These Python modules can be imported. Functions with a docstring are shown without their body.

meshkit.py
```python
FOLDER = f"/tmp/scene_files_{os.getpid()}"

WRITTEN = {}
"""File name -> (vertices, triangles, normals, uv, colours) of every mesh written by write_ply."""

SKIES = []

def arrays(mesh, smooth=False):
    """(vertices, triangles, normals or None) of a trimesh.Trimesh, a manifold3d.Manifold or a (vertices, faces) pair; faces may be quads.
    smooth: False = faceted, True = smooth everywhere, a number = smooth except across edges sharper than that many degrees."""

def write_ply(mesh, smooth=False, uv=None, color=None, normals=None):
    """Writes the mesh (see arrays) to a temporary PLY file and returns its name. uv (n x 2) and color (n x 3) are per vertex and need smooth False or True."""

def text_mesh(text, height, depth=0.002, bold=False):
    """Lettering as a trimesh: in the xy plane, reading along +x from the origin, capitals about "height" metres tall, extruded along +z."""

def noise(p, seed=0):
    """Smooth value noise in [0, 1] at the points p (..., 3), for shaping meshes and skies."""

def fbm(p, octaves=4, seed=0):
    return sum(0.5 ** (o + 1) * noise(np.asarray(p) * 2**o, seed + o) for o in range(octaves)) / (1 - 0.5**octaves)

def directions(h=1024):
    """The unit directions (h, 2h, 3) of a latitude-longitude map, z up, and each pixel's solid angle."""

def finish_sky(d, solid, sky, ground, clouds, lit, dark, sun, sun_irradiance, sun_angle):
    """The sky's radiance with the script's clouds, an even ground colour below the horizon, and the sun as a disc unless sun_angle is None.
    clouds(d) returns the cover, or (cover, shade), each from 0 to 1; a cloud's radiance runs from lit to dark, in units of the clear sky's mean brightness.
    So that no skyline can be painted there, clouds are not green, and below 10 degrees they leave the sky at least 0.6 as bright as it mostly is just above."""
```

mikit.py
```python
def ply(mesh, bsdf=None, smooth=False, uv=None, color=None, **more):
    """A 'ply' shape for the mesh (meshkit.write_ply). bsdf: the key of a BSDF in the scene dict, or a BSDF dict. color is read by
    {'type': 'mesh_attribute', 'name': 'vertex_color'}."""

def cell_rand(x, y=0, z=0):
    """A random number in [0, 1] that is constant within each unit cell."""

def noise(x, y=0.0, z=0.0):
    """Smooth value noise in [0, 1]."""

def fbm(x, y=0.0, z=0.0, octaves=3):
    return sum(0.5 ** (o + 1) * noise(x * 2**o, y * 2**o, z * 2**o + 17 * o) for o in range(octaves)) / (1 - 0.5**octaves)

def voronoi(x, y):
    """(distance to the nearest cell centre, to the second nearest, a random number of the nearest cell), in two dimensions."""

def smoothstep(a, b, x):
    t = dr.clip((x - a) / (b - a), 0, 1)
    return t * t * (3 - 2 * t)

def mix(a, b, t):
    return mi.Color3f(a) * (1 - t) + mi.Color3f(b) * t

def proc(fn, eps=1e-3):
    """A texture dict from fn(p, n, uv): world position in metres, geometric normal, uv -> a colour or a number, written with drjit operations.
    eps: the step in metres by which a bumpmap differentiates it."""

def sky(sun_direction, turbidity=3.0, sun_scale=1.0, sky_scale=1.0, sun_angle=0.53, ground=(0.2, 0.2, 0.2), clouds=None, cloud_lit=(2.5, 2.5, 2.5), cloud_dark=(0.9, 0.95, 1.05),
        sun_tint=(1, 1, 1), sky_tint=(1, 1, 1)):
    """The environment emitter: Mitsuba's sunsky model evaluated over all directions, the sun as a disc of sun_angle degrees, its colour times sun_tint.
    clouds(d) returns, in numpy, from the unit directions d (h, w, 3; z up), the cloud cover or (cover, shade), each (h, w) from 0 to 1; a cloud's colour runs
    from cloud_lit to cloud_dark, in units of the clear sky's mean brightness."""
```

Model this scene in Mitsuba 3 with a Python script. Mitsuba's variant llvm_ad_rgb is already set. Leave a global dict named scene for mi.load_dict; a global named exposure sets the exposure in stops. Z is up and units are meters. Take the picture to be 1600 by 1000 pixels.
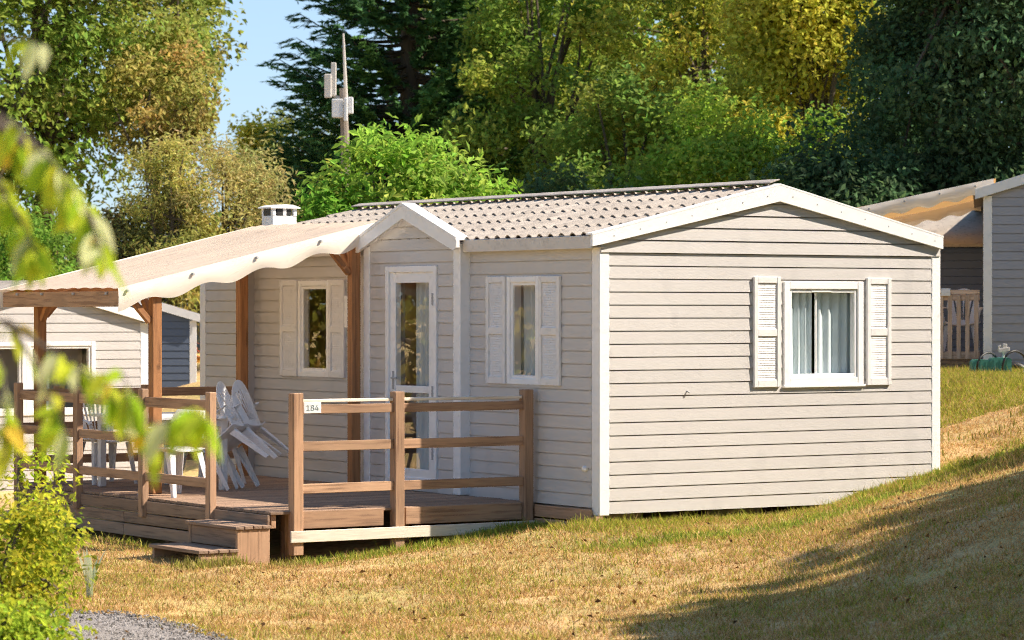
import math, random
import numpy as np, trimesh, drjit as dr, mitsuba as mi
import shapely.geometry as sg
from shapely.ops import unary_union
import mikit, meshkit
from mikit import proc, noise, fbm, cell_rand, smoothstep, mix

T = mi.ScalarTransform4f
scene, labels = {}, {}
# ------------------------------------------------------------------ camera, sky, exposure
FPX, HOR, TH = 4770.0, 485.0, math.radians(57.0)          # focal length and horizon row for a 1600 px wide picture
RT = np.array([math.sin(TH), -math.cos(TH), 0.0])
FW = np.array([math.cos(TH), math.sin(TH), 0.0])
CAM = -(136 / FPX * 27.46) * RT - 27.46 * FW + np.array([0, 0, 1.90])
look = CAM + FW * 28.0 + np.array([0, 0, -(500 - HOR) / FPX * 28.0])
scene['camera'] = {'type': 'thinlens', 'fov': math.degrees(2 * math.atan(800 / FPX)), 'fov_axis': 'x',
                   'aperture_radius': 0.014, 'focus_distance': 28.5, 'near_clip': 0.1, 'far_clip': 3000.0,
                   'to_world': T().look_at(origin=CAM.tolist(), target=look.tolist(), up=[0, 0, 1])}
SUN = np.array([0.571, -0.454, 0.682])
scene['daylight'] = mikit.sky(SUN.tolist(), turbidity=3.0, sun_scale=1.0, sky_scale=0.9, sky_tint=(0.98, 0.97, 0.99), sun_tint=(0.98, 1.06, 1.24), sun_angle=0.6, ground=(0.2, 0.17, 0.1))
exposure = 2.65


def at(px, py, d):
    """A point at depth d metres along the line of sight used when surveying the place."""
    return CAM + d * (FW + (px - 800) / FPX * RT + np.array([0, 0, -(py - HOR) / FPX]))


# ------------------------------------------------------------------ helpers
def numbered(key, pool=None):
    if key not in scene and key not in labels:
        return key
    k = 1
    while f'{key}_{k:03d}' in scene or f'{key}_{k:03d}' in labels:
        k += 1
    return f'{key}_{k:03d}'


_next = {}


def fresh(key):
    """Key with the next free number (fast)."""
    n = _next.get(key, 0)
    _next[key] = n + 1
    return key if n == 0 else f'{key}_{n:03d}'


def thing(name, label, cat, group=None, kind=None):
    key = fresh(name)
    labels[key] = {'label': label, 'category': cat}
    if group:
        labels[key]['group'] = group
    if kind:
        labels[key]['kind'] = kind
    return key


def struct(name, mesh, mat, kind='structure', label=None, cat=None, smooth=False, **kw):
    key = fresh(name)
    scene[key] = mikit.ply(mesh, mat, smooth=smooth, **kw)
    labels[key] = {'kind': kind}
    if label:
        labels[key]['label'] = label
    if cat:
        labels[key]['category'] = cat
    return key


XF = None            # (pivot x, pivot y, angle): turns what is built while it is set


def turned(v):
    if XF is None:
        return v
    v = np.array(v, float)
    c, s_ = math.cos(XF[2]), math.sin(XF[2])
    dx, dy = v[:, 0] - XF[0], v[:, 1] - XF[1]
    v[:, 0], v[:, 1] = XF[0] + c * dx - s_ * dy, XF[1] + s_ * dx + c * dy
    return v


def part(parent, name, mesh, mat, label=None, kind=None, smooth=False, **kw):
    key = fresh(f'{parent}__{name}')
    uv = kw.pop('uv', None)
    if uv is None and isinstance(mesh, tuple) and len(mesh) == 3:
        uv = mesh[2]
        mesh = (mesh[0], mesh[1])
    if XF is not None:
        mesh = (turned(mesh[0]), mesh[1])
    scene[key] = mikit.ply(mesh, mat, smooth=smooth, uv=uv, **kw)
    if label or kind:
        labels[key] = {}
        if label:
            labels[key]['label'] = label
        if kind:
            labels[key]['kind'] = kind
    return key


def whole(name, mesh, mat, label, cat, group=None, kind=None, smooth=False, **kw):
    key = thing(name, label, cat, group, kind)
    if isinstance(mesh, tuple) and len(mesh) == 3:
        kw['uv'] = mesh[2]
        mesh = (mesh[0], mesh[1])
    scene[key] = mikit.ply(mesh, mat, smooth=smooth, **kw)
    return key


_BF, _BV = None, None
rw = random.Random(5)


def bevbox(lo, hi, b=0.004, grain=None):
    """Box with chamfered edges; returns (v, f, uv) with u along the longest side (wood grain)."""
    lo, hi = np.minimum(lo, hi).astype(float), np.maximum(lo, hi).astype(float)
    b = min(b, 0.3 * float((hi - lo).min()))
    V, idx = [], {}
    for cx in (0, 1):
        for cy in (0, 1):
            for cz in (0, 1):
                c = np.array([cx, cy, cz])
                p = np.where(c == 0, lo, hi)
                s = np.where(c == 0, 1.0, -1.0)
                for a in range(3):
                    q = p + s * b
                    q[a] = p[a]
                    idx[(cx, cy, cz, a)] = len(V)
                    V.append(q)
    V = np.array(V)
    F = []

    def quad(a, b_, c, d):
        F.append((a, b_, c)); F.append((a, c, d))
    for a in range(3):
        u, w = [(1, 2), (2, 0), (0, 1)][a]
        for side in (0, 1):
            cs = []
            for (i, j) in ((0, 0), (1, 0), (1, 1), (0, 1)):
                c = [0, 0, 0]; c[a] = side; c[u] = i; c[w] = j
                cs.append(idx[(*c, a)])
            quad(*(cs if side else cs[::-1]))
    for a in range(3):                     # edges along axis a
        u, w = [(1, 2), (2, 0), (0, 1)][a]
        for i in (0, 1):
            for j in (0, 1):
                c0 = [0, 0, 0]; c1 = [0, 0, 0]
                c0[a], c1[a] = 0, 1
                for c in (c0, c1):
                    c[u], c[w] = i, j
                q = [idx[(*c0, u)], idx[(*c1, u)], idx[(*c1, w)], idx[(*c0, w)]]
                n = np.cross(V[q[1]] - V[q[0]], V[q[2]] - V[q[0]])
                out = np.zeros(3); out[u] = i * 2 - 1; out[w] = j * 2 - 1
                quad(*(q if n @ out > 0 else q[::-1]))
    for cx in (0, 1):
        for cy in (0, 1):
            for cz in (0, 1):
                q = [idx[(cx, cy, cz, a)] for a in range(3)]
                n = np.cross(V[q[1]] - V[q[0]], V[q[2]] - V[q[0]])
                out = np.array([cx, cy, cz]) * 2 - 1
                F.append(tuple(q if n @ out > 0 else q[::-1]))
    g = int(np.argmax(hi - lo)) if grain is None else grain
    o = [a for a in range(3) if a != g]
    off = 50.0 * rw.randrange(400) + 5
    uv = np.stack([V[:, g] - lo[g] + off, V[:, o[0]] - lo[o[0]] + V[:, o[1]] - lo[o[1]] + rw.random() * 3], 1)
    return V, np.array(F), uv


def bar(p0, p1, w, h, up=(0, 0, 1), b=0.004, ext=0.0):
    """Chamfered bar from p0 to p1, width w sideways and height h along up."""
    p0, p1 = np.asarray(p0, float), np.asarray(p1, float)
    L = np.linalg.norm(p1 - p0)
    z = (p1 - p0) / L
    x = np.cross(np.asarray(up, float), z)
    x /= np.linalg.norm(x)
    y = np.cross(z, x)
    v, f, uv = bevbox((-w / 2, -h / 2, -ext), (w / 2, h / 2, L + ext), b, grain=2)
    return v[:, :1] * x + v[:, 1:2] * y + v[:, 2:] * z + p0, f, uv


def join(ms):
    V, F, U, n = [], [], [], 0
    for m in ms:
        v, f = np.asarray(m[0]), np.asarray(m[1])
        V.append(v); F.append(f + n); n += len(v)
        U.append(m[2] if len(m) > 2 else np.zeros((len(v), 2)))
    return np.vstack(V), np.vstack(F), np.vstack(U)


def tube(pts, radii, n=6):
    p = np.asarray(pts, float)
    t = np.gradient(p, axis=0)
    t /= np.linalg.norm(t, axis=1, keepdims=True) + 1e-12
    ref = np.where(np.abs(t[:, 2:]) < 0.9, [0, 0, 1.0], [1.0, 0, 0])
    a = np.cross(t, ref); a /= np.linalg.norm(a, axis=1, keepdims=True)
    b = np.cross(t, a)
    ang = np.arange(n) * 2 * np.pi / n
    r = np.broadcast_to(radii, (len(p),))[:, None, None]
    v = p[:, None] + r * (np.cos(ang)[None, :, None] * a[:, None] + np.sin(ang)[None, :, None] * b[:, None])
    i, j = np.meshgrid(np.arange(len(p) - 1), np.arange(n), indexing='ij')
    q = np.stack([i * n + j, i * n + (j + 1) % n, (i + 1) * n + (j + 1) % n, (i + 1) * n + j], -1).reshape(-1, 4)
    f = np.vstack([q[:, [0, 1, 2]], q[:, [0, 2, 3]]])
    v = v.reshape(-1, 3)
    caps = [(0, k + 1, k) for k in range(1, n - 1)] + [((len(p) - 1) * n, (len(p) - 1) * n + k, (len(p) - 1) * n + k + 1) for k in range(1, n - 1)]
    return v, np.vstack([f, caps])


def extrude(poly, map3, d0, d1):
    """Shapely polygon (a, b) extruded between depths d0 and d1 through map3(a, b, d)."""
    out = []
    for g in getattr(poly, 'geoms', [poly]):
        if g.is_empty:
            continue
        v2, f2 = trimesh.creation.triangulate_polygon(g, engine='earcut')
        n = len(v2)
        va = map3(v2[:, 0], v2[:, 1], np.full(n, d0)); vb = map3(v2[:, 0], v2[:, 1], np.full(n, d1))
        out.append((va, f2)); out.append((vb, f2))
        for ring in [g.exterior, *g.interiors]:
            c = np.array(ring.coords)[:-1]
            m = len(c)
            ra = map3(c[:, 0], c[:, 1], np.full(m, d0)); rb = map3(c[:, 0], c[:, 1], np.full(m, d1))
            i = np.arange(m); j = (i + 1) % m
            out.append((np.vstack([ra, rb]), np.vstack([np.stack([i, j, j + m], 1), np.stack([i, j + m, i + m], 1)])))
    v, f, _ = join(out)
    return v, f


def rect(a0, b0, a1, b1):
    return sg.box(min(a0, a1), min(b0, b1), max(a0, a1), max(b0, b1))


class Face:
    """An upright wall plane: u runs along it, o sticks out of it."""
    def __init__(s, origin, u, o):
        s.p, s.u, s.o = (np.asarray(q, float) for q in (origin, u, o))

    def __call__(s, u, z, o):
        u, z, o = (np.asarray(q, float) for q in (u, z, o))
        return s.p + u[..., None] * s.u + o[..., None] * s.o + z[..., None] * np.array([0, 0, 1.0])

    def box(s, u0, u1, z0, z1, o0, o1, b=0.004):
        v, f, uv = bevbox((min(u0, u1), min(o0, o1), min(z0, z1)), (max(u0, u1), max(o0, o1), max(z0, z1)), b)
        w = s(v[:, 0], v[:, 2], v[:, 1])
        if np.linalg.det(np.array([s.u, s.o, [0, 0, 1.0]])) < 0:
            f = f[:, ::-1]
        return w, f, uv


# ------------------------------------------------------------------ materials
def P(c, rough=0.6, **k):
    return {'type': 'twosided', 'bsdf': {'type': 'principled', 'base_color': c if isinstance(c, dict) else {'type': 'rgb', 'value': list(c)}, 'roughness': rough, **k}}


def f_vinyl(base):
    b = mi.Color3f(base)

    def fn(p, n, uv):
        s = fbm(p.x * 1.7 + p.y * 1.7, p.z * 0.9, p.x * 0.3, 3)
        g = noise(p.x * 60 + p.y * 60, p.z * 200, 0)
        plank = cell_rand(dr.floor((p.z - 0.06) / 0.118), dr.floor(p.x * 0.3), dr.floor(p.y * 0.3))
        stain = smoothstep(0.62, 0.8, fbm(p.x * 5 + p.y * 5, p.z * 2.2, 3.0, 3))
        return b * (0.93 + 0.1 * s + 0.03 * g + 0.04 * (plank - 0.5)) * (1 - 0.05 * stain)
    return proc(fn)


def f_wood(c0, c1, dark):
    def fn(p, n, uv):
        k = cell_rand(dr.floor(uv.x / 50.0), 3, 1)
        k2 = cell_rand(dr.floor(uv.x / 50.0), 9, 4)
        g = fbm(uv.x * 3.0, uv.y * 60.0, k * 20, 3)
        f = noise(uv.x * 14.0, uv.y * 240.0, k * 9)
        w = smoothstep(0.45, 0.75, fbm(uv.x * 2.2, uv.y * 9.0, k * 31, 3))
        knot = smoothstep(0.90, 0.97, noise(uv.x * 4.5, uv.y * 13.0, k * 13))
        c = mix(mix(c0, c1, 0.65 * g + 0.35 * k2), dark, 0.55 * smoothstep(0.48, 0.75, g) + 0.3 * w)
        return c * (0.74 + 0.34 * k + 0.16 * (f - 0.5)) * (1 - 0.5 * knot)
    return proc(fn)


def f_dirty(base, amt=0.12, sc=6.0):
    b = mi.Color3f(base)

    def fn(p, n, uv):
        s = fbm(p.x * sc + p.y * sc * 0.7, p.y * sc * 0.5 + 3, p.z * sc, 4)
        d = smoothstep(0.55, 0.8, fbm(p.x * sc * 3, p.y * sc * 3, p.z * sc * 3, 3))
        return b * (1 - amt * s - amt * d)
    return proc(fn)


def f_tile(p, n, uv):
    k = cell_rand(dr.floor((p.y + 0.1) / 0.18), dr.floor((p.x + 0.1) / 0.41), 2)
    s = fbm(p.x * 9, p.y * 9, 1.0, 4)
    l = smoothstep(0.6, 0.75, fbm(p.x * 22, p.y * 22, 7.0, 3))
    c = mix((0.40, 0.35, 0.295), (0.34, 0.295, 0.245), k)
    return c * (0.84 + 0.28 * s) * (1 - 0.22 * l)


def f_canvas(p, n, uv):
    s = fbm(p.x * 2.0, p.y * 2.0, p.z, 3)
    st = noise(p.x * 0.8, p.y * 11.0, 2.0)
    d = smoothstep(0.6, 0.8, fbm(p.x * 4.0, p.y * 14.0, 5.0, 3))
    w = noise(p.x * 320, p.y * 320, p.z * 320)
    return mi.Color3f(0.80, 0.66, 0.525) * (0.84 + 0.1 * s + 0.1 * st + 0.05 * w) * (1 - 0.14 * d)


def ground_mix(p):
    big = fbm(p.x * 0.45 + 3.1, p.y * 0.45, 0.0, 3)
    mid = fbm(p.x * 1.9, p.y * 1.9 + 7, 2.0, 4)
    return smoothstep(0.38, 0.66, 0.6 * big + 0.4 * mid)


def f_ground(p, n, uv):
    t = ground_mix(p)
    fine = fbm(p.x * 30, p.y * 30, 1.0, 4)
    soil = smoothstep(0.56, 0.70, fbm(p.x * 5.0, p.y * 5.0, 4.0, 4))
    c = mix((0.44, 0.29, 0.125), (0.33, 0.26, 0.085), t)
    c = mix(c, (0.30, 0.185, 0.09), 0.5 * soil)
    return c * (0.6 + 0.75 * fine)


def f_gravel(p, n, uv):
    s = fbm(p.x * 40, p.y * 40, 2.0, 4)
    return mix((0.13, 0.115, 0.10), (0.25, 0.225, 0.21), s)


def f_bark(p, n, uv):
    s = fbm(p.x * 9, p.y * 9, p.z * 2.0, 4)
    return mix((0.05, 0.038, 0.028), (0.17, 0.135, 0.10), s)


def f_pole(p, n, uv):
    s = fbm(p.x * 14, p.y * 14, p.z * 1.5, 4)
    return mix((0.16, 0.13, 0.11), (0.34, 0.29, 0.24), s)


VC = {'type': 'mesh_attribute', 'name': 'vertex_color'}
scene['vinyl'] = P(f_vinyl((0.50, 0.474, 0.449)), 0.42)
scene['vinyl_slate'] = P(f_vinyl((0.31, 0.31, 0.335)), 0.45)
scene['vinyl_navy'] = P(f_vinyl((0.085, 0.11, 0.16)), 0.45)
scene['white_trim'] = P(f_dirty((0.80, 0.79, 0.77), 0.07), 0.38)
scene['fascia'] = P(f_dirty((0.60, 0.56, 0.51), 0.12), 0.4)
scene['tile'] = P(f_tile, 0.55) if False else P(proc(f_tile), 0.55)
scene['canvas'] = {'type': 'principledthin', 'base_color': proc(f_canvas), 'roughness': 0.7, 'diff_trans': 0.85}
scene['canvas_orange'] = {'type': 'principledthin', 'base_color': {'type': 'rgb', 'value': [0.72, 0.42, 0.16]}, 'roughness': 0.7, 'diff_trans': 1.0}


def f_canvas_pale(p, n, uv):
    s = fbm(p.x * 2.0, p.y * 2.0, p.z * 3, 3)
    d = smoothstep(0.6, 0.8, fbm(p.x * 6.0, p.y * 6.0, p.z * 6.0, 3))
    return mi.Color3f(0.92, 0.84, 0.72) * (0.92 + 0.08 * s) * (1 - 0.08 * d)


scene['canvas_pale'] = {'type': 'principledthin', 'base_color': proc(f_canvas_pale), 'roughness': 0.7, 'diff_trans': 0.35}
scene['wood'] = P(f_wood((0.50, 0.315, 0.19), (0.37, 0.205, 0.115), (0.19, 0.105, 0.06)), 0.72)
scene['wood_fence'] = P(f_wood((0.66, 0.50, 0.38), (0.55, 0.39, 0.28), (0.36, 0.24, 0.16)), 0.75)
scene['wood_pale'] = P(f_wood((0.84, 0.76, 0.63), (0.76, 0.66, 0.52), (0.5, 0.40, 0.29)), 0.75)
scene['wood_post'] = P(f_wood((0.44, 0.20, 0.075), (0.34, 0.145, 0.05), (0.19, 0.08, 0.03)), 0.6)
scene['wood_deck'] = P(f_wood((0.36, 0.24, 0.16), (0.25, 0.155, 0.10), (0.13, 0.085, 0.055)), 0.75)
scene['plastic_white'] = P(f_dirty((0.74, 0.74, 0.74), 0.12, 12.0), 0.35)
scene['plastic_teal'] = P(f_dirty((0.07, 0.27, 0.22), 0.2, 12.0), 0.4)
scene['rubber_black'] = P((0.02, 0.02, 0.02), 0.5)
scene['metal_grey'] = P((0.36, 0.36, 0.36), 0.4)
scene['interior_panel'] = P((0.42, 0.37, 0.31), 0.7)
scene['curtain'] = P((0.40, 0.45, 0.455), 0.8)
scene['curtain_white'] = P((0.58, 0.66, 0.68), 0.8)
scene['shutter_paint'] = P(f_dirty((0.72, 0.70, 0.675), 0.1), 0.45)
scene['glass'] = {'type': 'thindielectric', 'int_ior': 1.5}
scene['ground_mat'] = P(proc(f_ground), 0.95)
scene['gravel_mat'] = P(proc(f_gravel), 0.9)
scene['stone'] = P(VC, 0.85)
scene['bark'] = P(proc(f_bark), 0.9)
scene['pole_wood'] = P(proc(f_pole), 0.85)
scene['leaf'] = {'type': 'principledthin', 'base_color': VC, 'roughness': 0.45, 'diff_trans': 1.0, 'eta': 1.4}
scene['grass_mat'] = {'type': 'principledthin', 'base_color': VC, 'roughness': 0.6, 'diff_trans': 0.6, 'eta': 1.35}
scene['print_ink'] = P((0.12, 0.17, 0.16), 0.6)
scene['roof_sheet'] = P(f_dirty((0.40, 0.40, 0.42), 0.2, 3.0), 0.55)


# ------------------------------------------------------------------ terrain
def sstep(a, b, x):
    t = np.clip((x - a) / (b - a), 0, 1)
    return t * t * (3 - 2 * t)


SHADOW_BAND = np.array([(-0.9, -1.5), (-0.2, -2.0), (0.8, -1.85), (1.76, -1.3), (3.2, -0.75), (5.0, -0.15), (7.5, 0.9)])  # course of a thin shadow band, imitated by a grassy crease


def shadow_band_dist(x, y):
    p = np.stack([x, y], -1)
    best = np.full(np.shape(x), 9.0)
    for a, b in zip(SHADOW_BAND[:-1], SHADOW_BAND[1:]):
        d = b - a
        t = np.clip(((p - a) @ d) / (d @ d), 0, 1)
        best = np.minimum(best, np.linalg.norm(p - a - t[..., None] * d, axis=-1))
    return best


def H(x, y):
    x, y = np.broadcast_arrays(np.asarray(x, float), np.asarray(y, float))
    h = -0.10 * sstep(-0.1, -1.3, x) - 0.055 * np.clip(-x, 0, 4.2) * sstep(-0.4, -2.0, x)
    h = h - 0.105 * sstep(0.6, 0.12, np.abs(y + 0.05)) * sstep(0.0, 0.4, x) * sstep(3.2, 2.0, x)
    h = h - 0.42 * sstep(6, 13, y) * sstep(9, 3, x)
    s = x + 0.82 * np.maximum(-y, 0)
    q = s - 2.35
    ramp = 0.5 * (q + np.sqrt(q * q + 0.35)) * 0.20                   # soft start of the bank
    bank = 1.1 - 0.5 * (1.1 - ramp + np.sqrt((1.1 - ramp) ** 2 + 0.02))  # levels off
    inside = (x > -3.2) & (x < 4.0) & (y > 0.03) & (y < 7.8)
    bank = np.where(inside, -0.10, bank)
    h = h + bank * sstep(-30, -12, y)
    h = h - 0.09 * np.exp(-(shadow_band_dist(x, y) / 0.17) ** 2)  # shallow crease added where the shadow band runs
    pp = np.stack([x, y, np.zeros_like(x)], -1)
    near = sstep(40, 20, np.hypot(x, y))
    h = h + near * (0.05 * (meshkit.fbm(pp * 0.7, 3, 3) - 0.5) + 0.03 * (meshkit.fbm(pp * 3.1, 2, 8) - 0.5)) * np.where(inside, 0.0, 1.0)
    return h


def axis(lo, hi, step, extra, far):
    a = list(np.arange(lo, hi + 1e-6, step)) + list(extra)
    g, s = lo, step
    while g > -far:
        s *= 1.35; g -= s; a.append(g)
    g, s = hi, step
    while g < far:
        s *= 1.35; g += s; a.append(g)
    return np.unique(np.round(a, 4))


gx = axis(-17, 16, 0.16, (3.97, 4.03), 900)
gy = axis(-24, 20, 0.16, (-0.02, 0.06), 900)
XX, YY = np.meshgrid(gx, gy, indexing='ij')
ZZ = H(XX, YY)
gv = np.stack([XX, YY, ZZ], -1).reshape(-1, 3)
ii, jj = np.meshgrid(np.arange(len(gx) - 1), np.arange(len(gy) - 1), indexing='ij')
n2 = len(gy)
gq = np.stack([ii * n2 + jj, (ii + 1) * n2 + jj, (ii + 1) * n2 + jj + 1, ii * n2 + jj + 1], -1).reshape(-1, 4)
struct('ground', (gv, np.vstack([gq[:, [0, 1, 2]], gq[:, [0, 2, 3]]])), 'ground_mat', smooth=True)

# gravel path in the lower left: a draped sheet with pebbles on it
PATH = sg.Polygon([(-9.6, -4.0), (-7.2, -2.4), (-6.35, -2.0), (-5.95, -2.35), (-5.95, -3.3), (-6.15, -4.6), (-6.5, -6.2), (-7.5, -9.0), (-9.0, -12.0), (-12.5, -12.5), (-13, -6)])
cells, pv = [], {}
gpx, gpy = np.arange(-13, -5.6, 0.2), np.arange(-12.6, -1.6, 0.2)


def vid(a, b):
    if (a, b) not in pv:
        pv[(a, b)] = len(pv)
    return pv[(a, b)]


pathb = PATH.buffer(0.1)
for a in range(len(gpx) - 1):
    for b in range(len(gpy) - 1):
        if pathb.contains(sg.Point(gpx[a] + 0.1, gpy[b] + 0.1)):
            q = [vid(a, b), vid(a + 1, b), vid(a + 1, b + 1), vid(a, b + 1)]
            cells += [(q[0], q[1], q[2]), (q[0], q[2], q[3])]
pk = np.array(list(pv.keys()))
px_, py_ = gpx[pk[:, 0]], gpy[pk[:, 1]]
edge = np.array([PATH.exterior.distance(sg.Point(a, b)) * (1 if PATH.contains(sg.Point(a, b)) else -1) for a, b in zip(px_, py_)])
struct('gravel_path', (np.stack([px_, py_, H(px_, py_) + np.clip(0.02 + 0.1 * edge, -0.05, 0.03)], 1), np.array(cells)), 'gravel_mat', smooth=True)


# ------------------------------------------------------------------ siding walls
COURSE = 0.118


def siding(holder, face, region, z0, zt, mat='vinyl', proud=0.021, top=0.012, course=COURSE, name='siding_board', base=0.0):
    """Lap boards: each course of the region (polygon in u, z) is a board of its own, its lower edge proud."""
    z = z0
    while z < zt - 1e-4:
        strip = region.intersection(rect(-50, z, 50, min(z + course - 0.011, zt)))
        for g in getattr(strip, 'geoms', [strip]):
            if g.is_empty or g.geom_type != 'Polygon' or g.area < 0.0008:
                continue
            g = g.simplify(0.0005)
            zz = z

            def m3(a, b, d, zz=zz):
                o = proud + (top - proud) * np.clip((b - zz) / course, 0, 1)
                lip = np.where(d > 0.5, o, 0.0)
                return face(a, b, base + lip)
            # a small return curl at the bottom edge comes from the proud lip itself
            part(holder, name, extrude(g, m3, 0.0, 1.0), mat)
        z += course


def shutter(home, face, u0, u1, z0, z1, o, louvred=True):
    s = 0.045
    m = [face.box(u0, u0 + s, z0, z1, o, o + 0.03), face.box(u1 - s, u1, z0, z1, o, o + 0.03),
         face.box(u0 + s, u1 - s, z1 - 0.06, z1, o, o + 0.028), face.box(u0 + s, u1 - s, z0, z0 + 0.07, o, o + 0.028),
         face.box(u0 + s, u1 - s, (z0 + z1) / 2 - 0.04, (z0 + z1) / 2 + 0.03, o, o + 0.028), face.box(u0 + s, u1 - s, z0 + 0.06, z1 - 0.06, o, o + 0.005)]
    k = part(home, 'shutter', join(m), 'shutter_paint')
    ls = []
    for a, b in ((z0 + 0.07, (z0 + z1) / 2 - 0.04), ((z0 + z1) / 2 + 0.03, z1 - 0.06)):
        n = int((b - a) / 0.022)
        for i in range(n):
            z = a + (i + 0.5) * (b - a) / n
            v = np.array([face(np.array(u), np.array(zz), np.array(oo)) for u in (u0 + s, u1 - s) for zz, oo in ((z - 0.010, o + 0.017), (z + 0.010, o + 0.010), (z + 0.008, o + 0.007), (z - 0.012, o + 0.014))])
            f = [(0, 1, 5), (0, 5, 4), (1, 2, 6), (1, 6, 5), (2, 3, 7), (2, 7, 6), (3, 0, 4), (3, 4, 7)]
            ls.append((v, np.array(f)))
    part(k, 'louvres', join(ls), 'shutter_paint', kind='stuff')


def curtain(parent, face, u0, u1, z0, z1, o, seed=0, gather=0.0, mat='curtain'):
    """A hanging curtain in folds; gather pulls the u1 edge back towards u0 at mid height."""
    n, m = 46, 14
    r = np.random.default_rng(seed)
    s = np.linspace(0, 1, n)
    t = np.linspace(0, 1, m)
    ph = np.cumsum(r.uniform(0.25, 0.9, n))
    S, TT = np.meshgrid(s, t, indexing='ij')
    pull = gather * np.sin(np.pi * np.clip(TT, 0, 1)) ** 1.2
    U = u0 + (u1 - u0) * S * (1 - pull)
    O = o + 0.022 * np.sin(ph)[:, None] * (0.6 + 0.4 * TT)
    v = face(U, z0 + (z1 - z0) * TT, O).reshape(-1, 3)
    i, j = np.meshgrid(np.arange(n - 1), np.arange(m - 1), indexing='ij')
    q = np.stack([i * m + j, (i + 1) * m + j, (i + 1) * m + j + 1, i * m + j + 1], -1).reshape(-1, 4)
    part(parent, 'curtain', (v, np.vstack([q[:, [0, 1, 2]], q[:, [0, 2, 3]]])), mat, smooth=True)


def frame_mesh(face, u0, u1, z0, z1, w, o0, o1, b=0.004):
    return [face.box(u0, u0 + w, z0, z1, o0, o1, b), face.box(u1 - w, u1, z0, z1, o0, o1, b),
            face.box(u0 + w, u1 - w, z1 - w, z1, o0, o1 - 0.002, b), face.box(u0 + w, u1 - w, z0, z0 + w, o0, o1 - 0.002, b)]


def pane(parent, face, u0, u1, z0, z1, o):
    c = [(u0, z0), (u1, z0), (u1, z1), (u0, z1)]
    v = np.array([face(np.array(a), np.array(b), np.array(o)) for a, b in c])
    return part(parent, 'pane', (v, np.array([(0, 1, 2), (0, 2, 3)])), 'glass')


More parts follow.
